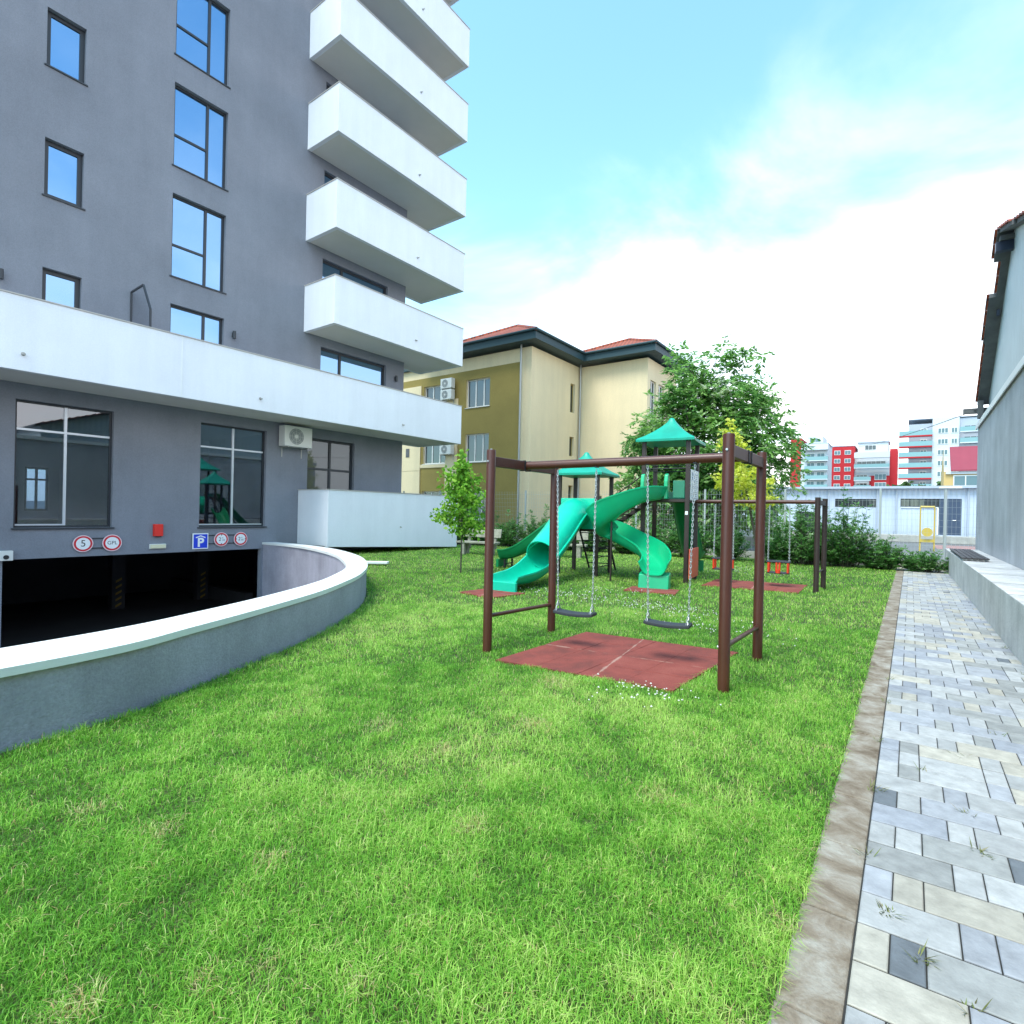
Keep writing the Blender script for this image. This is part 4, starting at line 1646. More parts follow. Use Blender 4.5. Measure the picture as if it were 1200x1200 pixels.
# rails of the towers
RAILS = [((-3.06, -.1, 1.86), (-2.14, -.1, 1.86)), ((-3.06, .9, 1.86), (-2.14, .9, 1.86))]
for z in (2.60, 2.74):
    RAILS += [((-.96, 0, z), (-.04, 0, z)), ((-1.0, .04, z), (-1.0, .96, z)), ((-.96, 1.0, z), (-.04, 1.0, z))]
for p_, q_ in RAILS:
    b = MB()
    b.tube([p_, q_], .013, 8)
    part(b, 'guard_rail', 'black', smooth=True)
b = MB()
b.box(-.32, -.06, -.012, .012, 1.93, 2.32)
part(b, 'green_panel', 'panel_green', bevel=.006)
b = MB()
b.box(-.94, -.06, .988, 1.012, 1.93, 2.1)
part(b, 'green_panel', 'panel_green', bevel=.006)
# rule board
b = MB()
b.box(.046, .058, .08, .92, 1.88, 2.58)
bd = part(b, 'rule_board', 'sign_white', bevel=.004)
b = MB()
for k in range(4):
    b.box(.0585, .0595, .16 + (k % 2) * .09, .23 + (k % 2) * .09, 2.34 + (k // 2) * .10, 2.42 + (k // 2) * .10)
for k in range(13):
    yl0 = .14 if k > 4 else .40
    b.box(.0585, .0595, yl0, .82 - .05 * (k % 3), 2.47 - k * .045, 2.485 - k * .045)
b.build('printed_lines', M['far_grey'], bd)
b = MB()
b.box(.060, .080, .0, 1.0, .10, .78)
part(b, 'red_board', 'board_red', bevel=.006)
b = MB()
b.box(-.03, .03, -.052, -.046, 1.55, 1.63)
part(b, 'small_plate', 'sign_white')
# beam of the toddler swings
b = MB()
b.tube([(.05, .69, 1.87), (2.60, .69, 1.88)], .042, 16)
part(b, 'swing_beam', 'brown_steel', smooth=True)
for (u, v) in ((2.56, .24), (2.69, 1.12)):
    b = MB()
    b.tube([(u, v, -.1), (u, v, 1.965)], .052, 18)
    part(b, 'swing_post', 'dark_brown', smooth=True, angle=50)
b = MB()
b.bar((2.57, .29, 1.86), (2.68, 1.07, 1.86), .06, .10)
part(b, 'cross_beam', 'dark_brown', bevel=.005)
b = MB()
b.tube([(2.57, .28, .42), (2.68, 1.08, .42)], .02, 10)
part(b, 'tie_bar', 'dark_brown', smooth=True)


def toddler(label, u):
    loc = PO + Vector((math.cos(PR) * u - math.sin(PR) * .69, math.sin(PR) * u + math.cos(PR) * .69, .31))
    t = thing('toddler_swing', label, 'swing', loc, PR, 'toddler swings with red bars')
    b = MB()
    b.box(-.22, .22, -.14, .14, 0, .03)
    b.build('seat', M['rubber'], t, bevel=.008)
    b = MB()
    for (a, c) in (((-.22, -.15), (.22, -.15)), ((.22, -.15), (.22, .15)), ((.22, .15), (-.22, .15)), ((-.22, .15), (-.22, -.15))):
        b.tube([(a[0], a[1], .26), (c[0], c[1], .26)], .018, 8)
    b.build('top_ring', M['rubber'], t, smooth=True)
    for (x, yv) in ((-.19, -.14), (.19, -.14), (-.19, .14), (.19, .14), (-.03, -.15), (.03, -.15)):
        b = MB(); b.tube([(x, yv, .03), (x, yv, .25)], .022, 10); b.build('red_bar', M['toy_red'], t, smooth=True)
    b = MB(); b.tube([(0, -.16, .02), (0, -.16, .09)], .045, 12); b.build('front_stop', M['toy_red'], t, smooth=True)
    for sx in (-.21, .21):
        b = MB()
        chain_mesh(b, (sx, 0, .27), (sx * .95, 0, 1.51), .034, .0055, .013)
        b.build('chain', M['galv'], t)
    return t


toddler('red and black toddler swing nearer the play tower', .69)
toddler('red and black toddler swing nearer the brown end posts', 1.83)


# =================================================================== BENCHES ON THE LAWN
def conc_bench(label, loc, rz):
    t = thing('concrete_bench', label, 'bench', loc, rz, 'concrete benches by the hedge')
    b = MB(); b.box(-.75, .75, -.22, .22, .40, .47); b.build('seat', M['bench_conc'], t, bevel=.015)
    b = MB()
    b.add([(-.75, .24, .60), (.75, .24, .60), (.75, .30, .60), (-.75, .30, .60), (-.75, .31, .90), (.75, .31, .90), (.75, .37, .90), (-.75, .37, .90)], BOXF)
    b.build('backrest', M['bench_conc'], t, bevel=.015)
    for sx in (-.5, .5):
        b = MB()
        b.box(sx - .07, sx + .07, -.20, -.08, 0, .398)
        b.box(sx - .06, sx + .06, .10, .22, 0, .398)
        b.add([(sx - .06, .223, .2), (sx + .06, .223, .2), (sx + .06, .34, .2), (sx - .06, .34, .2), (sx - .06, .31, .75), (sx + .06, .31, .75), (sx + .06, .40, .75), (sx - .06, .40, .75)], BOXF)
        b.build('leg', M['bench_conc'], t, bevel=.012)
    return t


conc_bench('weathered concrete bench behind the young green tree', (-12.1, 14.6, 0), R(12))
conc_bench('weathered concrete bench mostly hidden behind the lower play tower', (-9.5, 16.1, 0), R(20))

# =================================================================== FENCE
fe = thing('mesh_fence', 'grey welded mesh panel fence along the back of the lawn', 'fence', (-8, 21.5, 0))
FYL = 21.5
b = MB()
x = -26.19
postx = []
while x < 2.2:
    postx.append(x)
    x += 2.82
for x in postx:
    p = MB(); p.box(x - .03, x + .03, FYL - .03, FYL + .03, 0, 2.55)
    kid(p.build('post', M['fence']), fe)
for i in range(len(postx) - 1):
    p = MB()
    x0, x1 = postx[i] + .035, postx[i + 1] - .035
    k = x0
    while k <= x1:
        p.bar((k, FYL, .30), (k, FYL, 2.5), .0045, .0045, (1, 0, 0))
        k += .1
    z = .35
    while z <= 2.5:
        p.bar((x0, FYL - .006, z), (x1, FYL - .006, z), .005, .005)
        z += .2
    kid(p.build('mesh_panel', M['fence']), fe)
p = MB(); p.box(-26.3, 2.1, FYL - .1, FYL + .1, -.05, .26)
kid(p.build('plinth', M['concrete']), fe)


# =================================================================== PLANTS
LM = {}
LM['walnut'] = leaf_mat('walnut_leaves', [(0, (.06, .17, .05)), (.35, (.15, .35, .08)), (.7, (.31, .54, .14)), (.93, (.50, .68, .30)), (1, (.66, .74, .54))], .52)
LM['bright'] = leaf_mat('bright_leaves', [(0, (.10, .27, .025)), (.5, (.22, .48, .04)), (1, (.40, .62, .09))], .45)
LM['yellow'] = leaf_mat('yellow_leaves', [(0, (.42, .52, .04)), (.5, (.74, .78, .09)), (1, (.84, .82, .25))], .5)
LM['hedge'] = leaf_mat('hedge_leaves', [(0, (.035, .12, .03)), (.45, (.10, .28, .06)), (.8, (.22, .44, .12)), (1, (.52, .64, .40))], .42, .35)
LM['far'] = leaf_mat('far_leaves', [(0, (.03, .07, .02)), (1, (.10, .18, .05))], .3)


def young_tree(name, label, loc, h, crown, n, lm, seed, leaf=.10, lean=(0, 0), trunk_r=.022):
    """slim tree: straight stem, thin side branches, leaves set along the branches"""
    rng = np.random.default_rng(seed)
    t = thing(name, label, 'tree', loc)
    b = MB()
    top = Vector((lean[0], lean[1], h * .97))
    stem = [Vector((lean[0] * q ** 1.3 + .015 * math.sin(5 * q + seed), lean[1] * q ** 1.3 + .015 * math.cos(4 * q), h * .97 * q)) for q in np.linspace(0, 1, 12)]
    b.tube(stem, [trunk_r * (1 - .75 * q) for q in np.linspace(0, 1, 12)], 8)
    z0, z1, rw_, shape = crown
    br = []
    nb = 34
    for k in range(nb):
        q = (k + .5) / nb
        z = z0 + (z1 - z0) * q
        zi = z / (h * .97)
        base = Vector((lean[0] * zi ** 1.3, lean[1] * zi ** 1.3, z * .93 - .05))
        az = k * 2.4 + rng.uniform(-.5, .5)
        r = rw_ * shape(q) * rng.uniform(.55, 1.1)
        tip = base + Vector((math.cos(az) * r, math.sin(az) * r, rng.uniform(.15, .4) * r + .05))
        mid_ = base.lerp(tip, .5) + Vector((0, 0, .05 * r))
        b.tube([base, mid_, tip], [.009, .006, .003], 5)
        br.append((base, mid_, tip))
    br += [(stem[i], stem[i + 1], stem[i + 1]) for i in range(7, 11)]
    b.build('trunk', M['bark_young'], t, smooth=True)
    P = []
    for (a, m_, c) in br:
        k = max(4, int(n / len(br) * ((c - a).length + .15) / (rw_ * .6)))
        q = rng.uniform(.15, 1.05, k)
        A, B_, C_ = np.array(a), np.array(m_), np.array(c)
        pts = A[None] * (1 - q[:, None]) + C_[None] * q[:, None]
        pts += rng.normal(size=(k, 3)) * np.array([.055, .055, .06]) * (1 if leaf > .07 else 1)
        P.append(pts)
    P = np.concatenate(P)
    k = len(P)
    D = unit(rand_dirs(k, rng) + np.array([0, 0, -.35]))
    S = unit(np.cross(D, rand_dirs(k, rng)))
    ln = rng.uniform(.7, 1.25, k) * leaf
    V = leaf_quads(P, D, S, ln, ln * .62)
    quads_mesh('crown', V, np.clip(rng.normal(.5, .25, k), 0, 1), LM[lm], t)
    return t


young_tree('young_tree', 'slim young tree with fresh green leaves left of the swings', (-8.83, 10.02, 0), 3.05,
           (1.0, 2.9, .66, lambda q: (.95 - .25 * q) * (1 - q ** 5) + .10), 1500, 'bright', 5, .115)
young_tree('young_tree', 'young yellow leaved tree with thin dark trunk behind the swings', (-3.85, 18.5, 0), 4.75,
           (1.95, 4.6, .95, lambda q: (1.2 - .9 * q) * (1 if q < .55 or q > .72 else .55)), 1500, 'yellow', 9, .15, (-.95, .0), .045)


def big_tree(name, label, loc, h, crown_c, crown_r, clumps, per, lm, seed, leaf, trunk=.2):
    rng = np.random.default_rng(seed)
    t = thing(name, label, 'tree', loc)
    C0 = np.array(crown_c); CR = np.array(crown_r)
    cs = []
    tries = 0
    while len(cs) < clumps and tries < 20000:
        tries += 1
        d = rand_dirs(1, rng)[0]
        r = rng.uniform(.25, 1.0) ** .45
        lump = 1 + .22 * math.sin(3 * math.atan2(d[1], d[0]) + seed) + .15 * math.sin(5 * d[2] + 2 * d[0] * 3)
        taper = 1 - .60 * max(0, d[2])
        p = C0 + d * CR * r * lump * np.array([taper, taper, 1])
        if p[2] < .8:
            continue
        if all(np.linalg.norm(p - c) > .56 for c in cs):
            cs.append(p)
    b = MB()
    fork = Vector((0, 0, h * .22))
    b.tube([(0, 0, -.1), (.03, .02, h * .1), fork], [trunk * 1.2, trunk, trunk * .9], 10)
    mains = []
    for k in range(7):
        az = k * 2 * math.pi / 7 + rng.uniform(-.3, .3)
        tip = Vector(C0) + Vector((math.cos(az) * CR[0] * .5, math.sin(az) * CR[1] * .5, rng.uniform(-.3, .5) * CR[2]))
        if k == 6:
            tip = Vector(C0) + Vector((0, 0, CR[2] * .7))
        m_ = fork.lerp(tip, .5) + Vector((0, 0, .3))
        b.tube([fork, m_, tip], [trunk * .55, trunk * .35, trunk * .14], 7)
        mains += [m_, tip, m_.lerp(tip, .5)]
    for c in cs:
        c_ = Vector(c)
        s = min(mains, key=lambda q: (q - c_).length)
        b.tube([s, s.lerp(c_, .5) + Vector((0, 0, .12)), c_], [trunk * .14, trunk * .09, .012], 5)
    b.build('trunk', M['bark'], t, smooth=True)
    P, D, B_ = [], [], []
    for c in cs:
        k = int(per * rng.uniform(.55, 1.3))
        sz = rng.uniform(.30, .52)
        # compound leaves: leaflets along drooping stalks
        ns = max(1, k // 9)
        base = c + rng.normal(size=(ns, 3)) * sz * np.array([.8, .8, .62])
        sd_ = unit(rand_dirs(ns, rng) + unit(base - C0) * .6 + np.array([0, 0, -.1]))
        tone = rng.normal(0, .16)
        for i in range(9):
            q = i / 8
            pp = base + sd_ * (q * .34) + np.array([0, 0, -.12]) * q * q
            sgn = 1 if i % 2 else -1
            side = unit(np.cross(sd_, np.array([0, 0, 1.0]))) * sgn
            dd = unit(side * .8 + sd_ * .7 + np.array([0, 0, -.35]) + rng.normal(size=(ns, 3)) * .18)
            P.append(pp); D.append(dd)
            B_.append(np.full(ns, tone))
    P = np.concatenate(P); D = np.concatenate(D); B_ = np.concatenate(B_)
    k = len(P)
    S = unit(np.cross(D, np.array([0, 0, 1.0]) + rng.normal(size=(k, 3)) * .35))
    ln = rng.uniform(.75, 1.25, k) * leaf
    V = leaf_quads(P, D, S, ln, ln * .42)
    quads_mesh('crown', V, np.clip(rng.normal(.48, .20, k) + B_, 0, 1), LM[lm], t)
    return t


big_tree('walnut_tree', 'large full green tree standing behind the play tower and mesh fence', (-7.9, 25.8, 0), 8.8, (.05, 0, 4.5), (3.5, 3.1, 4.15), 235, 270, 'walnut', 21, .24, .2)


def bush(label, loc, w, d, h, seed, spikes=6, lm='hedge', leaf=.085, n_sh=46, name='hedge_shrub', spike_h=.45):
    rng = np.random.default_rng(seed)
    t = thing(name, label, 'shrub', loc, 0, 'hedge shrubs along the back fence')
    b = MB()
    P, D, val = [], [], []
    shoots = []
    for k in range(n_sh):
        a, r = rng.uniform(0, 2 * math.pi), math.sqrt(rng.uniform(0, 1))
        bx, by = math.cos(a) * r * w * .36, math.sin(a) * r * d * .36
        tall = h * (1 - .35 * r * r) * rng.uniform(.72, 1.0)
        if k < spikes:
            tall = h * rng.uniform(1.0, 1.0 + spike_h)
        tip = np.array([bx * 1.45 + rng.normal(0, .10), by * 1.45 + rng.normal(0, .08), tall])
        shoots.append((np.array([bx * .7, by * .7, 0]), tip))
    # low skirts
    for k in range(n_sh // 2):
        a = rng.uniform(0, 2 * math.pi)
        rr = rng.uniform(.75, 1.0)
        tip = np.array([math.cos(a) * w * .55 * rr, math.sin(a) * d * .55 * rr, rng.uniform(.15, .55) * h])
        shoots.append((np.array([math.cos(a) * w * .1, math.sin(a) * d * .1, .03]), tip))
    for si, (s, e) in enumerate(shoots):
        b.tube([Vector(s), Vector(s * .4 + e * .6) + Vector((0, 0, .05)), Vector(e)], [.010, .006, .002], 4, False)
        ax = unit((e - s)[None])[0]
        # side sprays with leaves in two rows
        npn = int(7 * np.linalg.norm(e - s) / .6) + 4
        tone = rng.normal(0, .12)
        for q in rng.uniform(.12, 1.0, npn):
            p = s * (1 - q) + e * q
            sd_ = unit((rand_dirs(1, rng)[0] * np.array([1, 1, .35]) + ax * .55)[None])[0]
            ln = rng.uniform(.12, .26) * (1.15 - .6 * q)
            m_ = 7
            for j in range(m_):
                f = (j + .5) / m_
                pp = p + sd_ * ln * f
                sg = 1 if j % 2 else -1
                up = np.array([0, 0, 1.0])
                side = np.cross(sd_, up)
                nn = np.linalg.norm(side)
                side = side / nn if nn > 1e-3 else np.array([1.0, 0, 0])
                dd = side * sg * .8 + sd_ * .75 + rng.normal(size=3) * .22
                P.append(pp); D.append(dd); val.append(np.clip(rng.normal(.42, .2) + tone + .12 * q, 0, 1))
    b.build('stems', M['bark_young'], t)
    P = np.array(P); D = unit(np.array(D)); k = len(P)
    S = unit(np.cross(D, np.array([0, 0, 1.0]) + rng.normal(size=(k, 3)) * .4))
    ln = rng.uniform(.7, 1.3, k) * leaf
    V = leaf_quads(P, D, S, ln, ln * .45)
    quads_mesh('foliage', V, np.array(val), LM[lm], t)
    return t


def hy(x):           # front line of the hedge
    return 20.35 + (x + .2) * .10


hedge = [(.35, 1.3, .9, .62, 2, 'low pale shrub across the far end of the paved path'),
         (-.75, 1.3, 1.1, .95, 3, 'low shrub at the end of the paved path'),
         (-1.75, 1.7, 1.4, 1.75, 9, 'tall feathery shrub right of the brown end posts'),
         (-2.75, 1.7, 1.4, 1.75, 9, 'tall feathery shrub just behind the brown end posts'),
         (-3.6, 1.1, 1.0, 1.05, 5, 'small shrub between the yellow tree and the end posts'),
         (-5.15, 1.3, 1.1, 1.25, 5, 'shrub left of the yellow tree trunk'),
         (-6.4, 1.6, 1.2, 1.35, 4, 'shrub directly behind the taller play tower'),
         (-7.6, 1.6, 1.2, 1.35, 4, 'shrub behind the wavy green slide'),
         (-8.8, 1.6, 1.2, 1.3, 4, 'shrub behind the stair bridge'),
         (-10.1, 1.6, 1.2, 1.3, 4, 'shrub behind the lower play tower'),
         (-11.4, 1.6, 1.2, 1.25, 4, 'shrub behind the tube slide'),
         (-12.7, 1.6, 1.2, 1.3, 5, 'shrub between the tube slide and the concrete bench'),
         (-14.0, 1.6, 1.2, 1.2, 4, 'shrub behind the right end of the concrete bench'),
         (-15.3, 1.6, 1.2, 1.2, 4, 'shrub behind the middle of the concrete bench'),
         (-16.6, 1.6, 1.2, 1.2, 4, 'shrub behind the young green tree')]
for i, (x, w, d, h, sp, lab) in enumerate(hedge):
    bush('dark green ' + lab, (x, hy(x), 0), w, d, h, 100 + i, sp, n_sh=60 if h > 1.5 else 46)

# =================================================================== BEHIND THE FENCE
ww = thing('boundary_wall', 'low white panel wall on a grey plinth behind the mesh fence', 'wall', (-5, 31, 0))
b = MB()
x = -11.0
while x < -5.5:
    b.box(x, x + 1.15, 30.95, 31.05, .46, 1.35)
    x += 1.2
kid(b.build('panel', M['white_paint']), ww)
b = MB(); b.box(-11.1, -4.9, 30.9, 31.1, -.05, .455); kid(b.build('plinth', M['concrete']), ww)

sh = thing('storage_shed', 'long pale blue corrugated shed with dark doorway behind the fence', 'shed', (0, 50, 0))
TS = face_ny(50.0)
b = MB()
h_ = [(-4.86, -2.14, 2.42, 3.07), (-.64, 1.62, 2.5, 3.1), (1.62, 2.9, .5, 3.1), (-9.8, -9.0, .5, 3.1), (-7.6, -6.2, .5, 2.0)]
wall_holes(b, TS, -30, 12, -.05, 3.85, h_, .12)
b.quad((-30, 50, -.05), (-30, 64, -.05), (-30, 64, 3.85), (-30, 50, 3.85))
b.quad((12, 50, -.05), (12, 64, -.05), (12, 64, 3.85), (12, 50, 3.85))
kid(b.build('wall', M['shed']), sh)
b = MB()
b.box(-30.3, 12.3, 49.6, 64, 3.852, 4.02)
kid(b.build('roof', M['shed_trim']), sh)
kid(window(None, TS, -4.86, -2.14, 2.42, 3.07, .06, .05, muls=(.33, .66), gmat='dark_glass'), sh)
kid(window(None, TS, -.64, 1.61, 2.5, 3.1, .06, .05, muls=(.25, .5, .75), gmat='dark_glass'), sh)
kid(window(None, TS, -7.6, -6.2, .5, 2.0, .06, .05, gmat='dark_glass'), sh)
for (a, c) in ((1.63, 2.9), (-9.8, -9.0)):
    b = MB(); b.box(a, c, 50.03, 50.08, .5, 3.1)
    dd = kid(b.build('door', M['door_blue']), sh)
    b = MB(); b.tube([(a + .78, 50.02, 1.55), (a + .98, 50.0, 1.55)], .03, 8); b.build('handle', M['silver']).parent = dd
for x in (-5.27, -2.08, -.87, 3.25, -11):
    b = MB()
    b.tube([(x, 49.9, 3.85), (x, 49.9, .1)], .06, 8)
    kid(b.build('downpipe', M['shed_trim'], smooth=True), sh)
b = MB(); b.box(-.6, 1.6, 49.93, 49.99, 2.42, 2.49); b.box(1.52, 1.62, 49.93, 49.99, .5, 2.41); kid(b.build('door_trim', M['white_paint']), sh)
b = MB(); b.box(-8, 12, 47.0, 49.0, -.02, .47)
tag(b.build('loading_ramp', M['concrete'], bevel=.02), 'low concrete loading kerb in front of the pale shed', 'kerb')
b = MB(); b.quad((1.2, 38, -.024), (6, 38, -.024), (6, 44, -.024), (1.2, 44, -.024))
struct(b.build('red_pavement', M['red_paving']))

t = thing('street_lamp', 'slim grey lamp post with short arm standing behind the fence', 'street lamp', (1.08, 27, 0))
b = MB(); b.tube([(0, 0, 0), (0, 0, 2.75)], .055, 10); b.build('pole', M['fence'], t, smooth=True)
b = MB(); b.box(-.22, .5, -.05, .05, 2.76, 2.85); b.build('lamp_head', M['galv'], t, bevel=.02)
t = thing('yellow_post', 'yellow gas meter frame with round yellow meter in front of the shed', 'gas meter', (.67, 34, 0))
for x in (-.28, .28):
    b = MB(); b.tube([(x, 0, 0), (x, 0, 2.2)], .032, 8); b.build('pipe', M['meter_yellow'], t, smooth=True)
b = MB()
b.tube([(0, -.2, .95), (0, .2, .95)], .22, 16)
b.box(-.3, .3, -.06, .06, .45, .60)
b.build('meter', M['meter_yellow'], t)
b = MB(); b.tube([(-.28, 0, 2.2), (.28, 0, 2.2)], .05, 8); b.build('cross_pipe', M['meter_yellow'], t, smooth=True)


# ---- far apartment blocks, each facing the camera side (facade in a local frame u right, z up)
def far_block(name, label, origin, rz, build):
    t = thing(name, label, 'apartment block', origin, rz)
    build(t)
    return t


def fwin(t, u0, u1, z0, z1, y=0.0, mats=('pvc', 'far_glass'), muls=1):
    f = MB()
    f.box(u0, u1, y - .10, y - .02, z0, z1)
    o = f.build('window', M[mats[0]], t)
    g = MB()
    w = (u1 - u0 - .12 * (muls + 2)) / (muls + 1)
    for k in range(muls + 1):
        a = u0 + .12 + k * (w + .12)
        g.box(a, a + w, y - .13, y - .103, z0 + .14, z1 - .14)
    g.build('pane', M[mats[1]], o)


def fbal(t, u0, u1, z, d, rail='far_rail', slabm='far_white', hgt=1.1, th=.25):
    b = MB()
    b.box(u0, u1, -d, -.02, z - th, z)
    o = b.build('balcony', M[slabm], t)
    b = MB()
    b.box(u0, u1, -d, -d + .06, z + .003, z + hgt)
    b.box(u0, u0 + .06, -d + .061, -.02, z + .003, z + hgt)
    b.box(u1 - .06, u1, -d + .061, -.02, z + .003, z + hgt)
    b.build('railing', M[rail], o)


def red_block(t):
    # 26 m wide, seven floors of 2.8 m
    b = MB(); b.box(0, 8.6, 0, 14, 0, 26.0); b.box(20.8, 23.4, 2.5, 14, 0, 24.8); b.box(14.0, 20.8, .5, 14, 0, 16); b.build('red_wall', M['far_red'], t)
    b = MB(); b.box(8.6, 20.8, 1.0, 14, 16.0, 24.0); b.box(8.7, 13.99, 1.0, 13, 0, 16.0); b.box(9.5, 20.2, 3, 13, 24, 27.2); b.build('white_wall', M['far_white'], t)
    for k in range(8):
        z = 3.6 + k * 2.8
        for u in (1.2, 5.0):
            fwin(t, u, u + 2.3, z, z + 1.45)
    for k in range(6):
        z = 3.2 + k * 2.8
        if z < 15.5:
            fbal(t, 8.65, 14.6, z + .1, 1.6)
            fwin(t, 9.3, 13.2, z + .3, z + 2.1, 1.0, ('pvc', 'dark_glass'), 2)
            fwin(t, 15.8, 19.8, z + .2, z + 2.2, .5, ('pvc', 'far_glass'), 2)
    fbal(t, 8.65, 20.9, 18.6, 1.8)
    fwin(t, 9.5, 19.5, 18.9, 20.9, 1.0, ('far_white', 'dark_glass'), 5)
    fbal(t, 8.65, 20.9, 22.0, 1.9, 'far_white', 'far_white', 1.5)
    fwin(t, 12.0, 16.0, 24.7, 26.4, 3.0, ('pvc', 'dark_glass'), 2)
    b = MB(); b.box(9.2, 20.6, 2.6, 13.2, 27.2, 27.6); b.box(-.1, 8.7, -.1, 14.1, 26.0, 26.3); b.build('roof', M['far_grey'], t)


def teal_block(t):
    b = MB(); b.box(0, 8.2, 0, 12, 0, 24.4); b.box(1.6, 6.6, 1.2, 11, 24.4, 27.0); b.build('wall', M['far_white'], t)
    b = MB(); b.box(-3.6, -.02, 1, 12, 0, 26.5); b.build('red_wall', M['far_red'], t)
    for k in range(8):
        z = 2.8 + k * 2.85
        if k < 7:
            fbal(t, 1.4, 8.6, z - .6, 1.6)
            fwin(t, 1.9, 4.3, z, z + 1.7)
            fwin(t, 5.0, 7.4, z, z + 1.7)
    fbal(t, .6, 8.6, 22.7, 1.8, 'far_white', 'far_white', 1.5)
    fwin(t, 2.4, 5.9, 25.0, 26.3, 1.2)
    b = MB(); b.box(.4, 8.4, -.3, 12, 24.4, 24.75); b.build('roof', M['far_grey'], t)


def grey_block(t):
    b = MB(); b.box(0, 4.6, .8, 14, 0, 27.0); b.box(9.6, 16, 1.0, 14, 0, 28.0); b.build('grey_wall', M['far_grey'], t)
    b = MB(); b.box(4.6, 9.6, 0, 14, 0, 28.2); b.build('white_wall', M['far_white'], t)
    for k in range(9):
        z = 1.6 + k * 2.78
        fbal(t, -1.9, 4.58, z, 1.5, 'far_rail', 'far_red', 1.2, .35)
        fwin(t, 2.3, 3.6, z + .5, z + 1.9, .8)
        if z > 3:
            fwin(t, 5.6, 7.6, z + .35, z + 1.75, 0, ('pvc', 'far_glass'), 2)
            fwin(t, 8.1, 9.3, z + .35, z + 1.75, 0, ('pvc', 'far_glass'), 1)
        if k > 5:
            fbal(t, 9.7, 15, z + .5, 1.2)
            fwin(t, 10.5, 14, z + .3, z + 2.2, 1.0, ('far_grey', 'dark_glass'), 2)
    b = MB(); b.box(-.1, 16.1, .7, 14.1, 28.2, 28.4); b.build('roof', M['far_grey'], t)


far_block('apartment_block', 'distant bright red apartment block with white and glass balconies', (-22.3, 214, -.3), 0, red_block).scale = (.79, 1, 1)
far_block('apartment_block', 'distant white apartment block with pale teal balconies beside the big tree', (-27.9, 190, -.3), 0, teal_block).scale = (.87, 1, 1)
far_block('apartment_block', 'distant pale grey apartment block with red edged balconies near the workshop', (-.84, 178, -.3), 0, grey_block).scale = (1.08, 1, 1)
t = thing('small_house', 'small yellow house with dark red metal roof behind the shed', 'house', (3.55, 95, 0), 0)
b = MB()
b.add([(0, 0, 0), (0, 9, 0), (0, 9, 8), (0, 3.5, 11.9), (0, 0, 8.2), (14, 0, 0), (14, 9, 0), (14, 9, 8), (14, 3.5, 11.9), (14, 0, 8.2)],
      [(0, 1, 2, 3, 4), (5, 9, 8, 7, 6), (0, 4, 9, 5), (1, 6, 7, 2)])
b.build('wall', M['house_yellow'], t)
b = MB()
b.add([(.7, -.5, 8.2), (14.5, -.5, 8.2), (14.5, 3.6, 11.75), (.7, 3.6, 11.75), (.7, -.5, 8.4), (14.5, -.5, 8.4), (14.5, 3.6, 11.95), (.7, 3.6, 11.95)], BOXF)
b.build('roof', M['house_red'], t)
b = MB(); b.box(.2, 14, -.3, -.02, 7.85, 8.15); b.build('gutter', M['far_white'], t)
fwin(t, 1.0, 3.6, 6.2, 7.7)
fwin(t, 4.6, 6.6, 6.2, 7.7)
for (x, yv, h, w, sd_, lab) in ((-1.2, 128, 7.9, 6, 32, 'far'), (4.2, 118, 7.4, 6, 33, 'far')):
    rng = np.random.default_rng(sd_)
    tt = thing('distant_tree', {32: 'distant low green treetop between the red and grey blocks', 33: 'distant low green treetop below the grey block'}[sd_],
               'tree', (x, yv, 0), 0, 'distant treetops above the shed roof')
    b = MB(); b.tube([(0, 0, 0), (.1, 0, h * .6)], [.3, .1], 8); b.build('trunk', M['bark'], tt)
    k = 2600
    d = rand_dirs(k, rng)
    r = rng.uniform(.3, 1, k) ** .4 * (1 + .25 * np.sin(d[:, 0] * 7 + sd_) + .15 * np.sin(d[:, 1] * 11))
    P = d * r[:, None] * np.array([w * .5, w * .5, h * .30]) + np.array([0, 0, h * .72])
    D = rand_dirs(k, rng); S = unit(np.cross(D, rand_dirs(k, rng)))
    ln = rng.uniform(.5, 1.0, k)
    quads_mesh('crown', leaf_quads(P, D, S, ln, ln * .7), rng.uniform(0, 1, k), LM['far'], tt)

# =================================================================== GRASS
oc = np.array(outc)


def lawn_edge(yv):      # x of the ramp wall's outer face at y
    return np.interp(yv, oc[:, 1], oc[:, 0], right=-45)


def in_quad(P, q, grow=0.0):
    c = np.mean(q, 0)
    m = np.ones(len(P), bool)
    for i in range(4):
        a = np.array(q[i]); b_ = np.array(q[(i + 1) % 4])
        a = a + (a - c) * grow; b_ = b_ + (b_ - c) * grow
        e = b_ - a
        m &= (e[0] * (P[:, 1] - a[1]) - e[1] * (P[:, 0] - a[0])) > 0
    return m


def vnoise(P, s, seed):
    """smooth value noise"""
    r = np.random.default_rng(seed).uniform(0, 1, (64, 64))
    q = P * s
    i = np.floor(q).astype(int)
    f = q - i
    f = f * f * (3 - 2 * f)
    g = lambda a, b_: r[(i[:, 0] + a) % 64, (i[:, 1] + b_) % 64]
    return (g(0, 0) * (1 - f[:, 0]) + g(1, 0) * f[:, 0]) * (1 - f[:, 1]) + (g(0, 1) * (1 - f[:, 0]) + g(1, 1) * f[:, 0]) * f[:, 1]


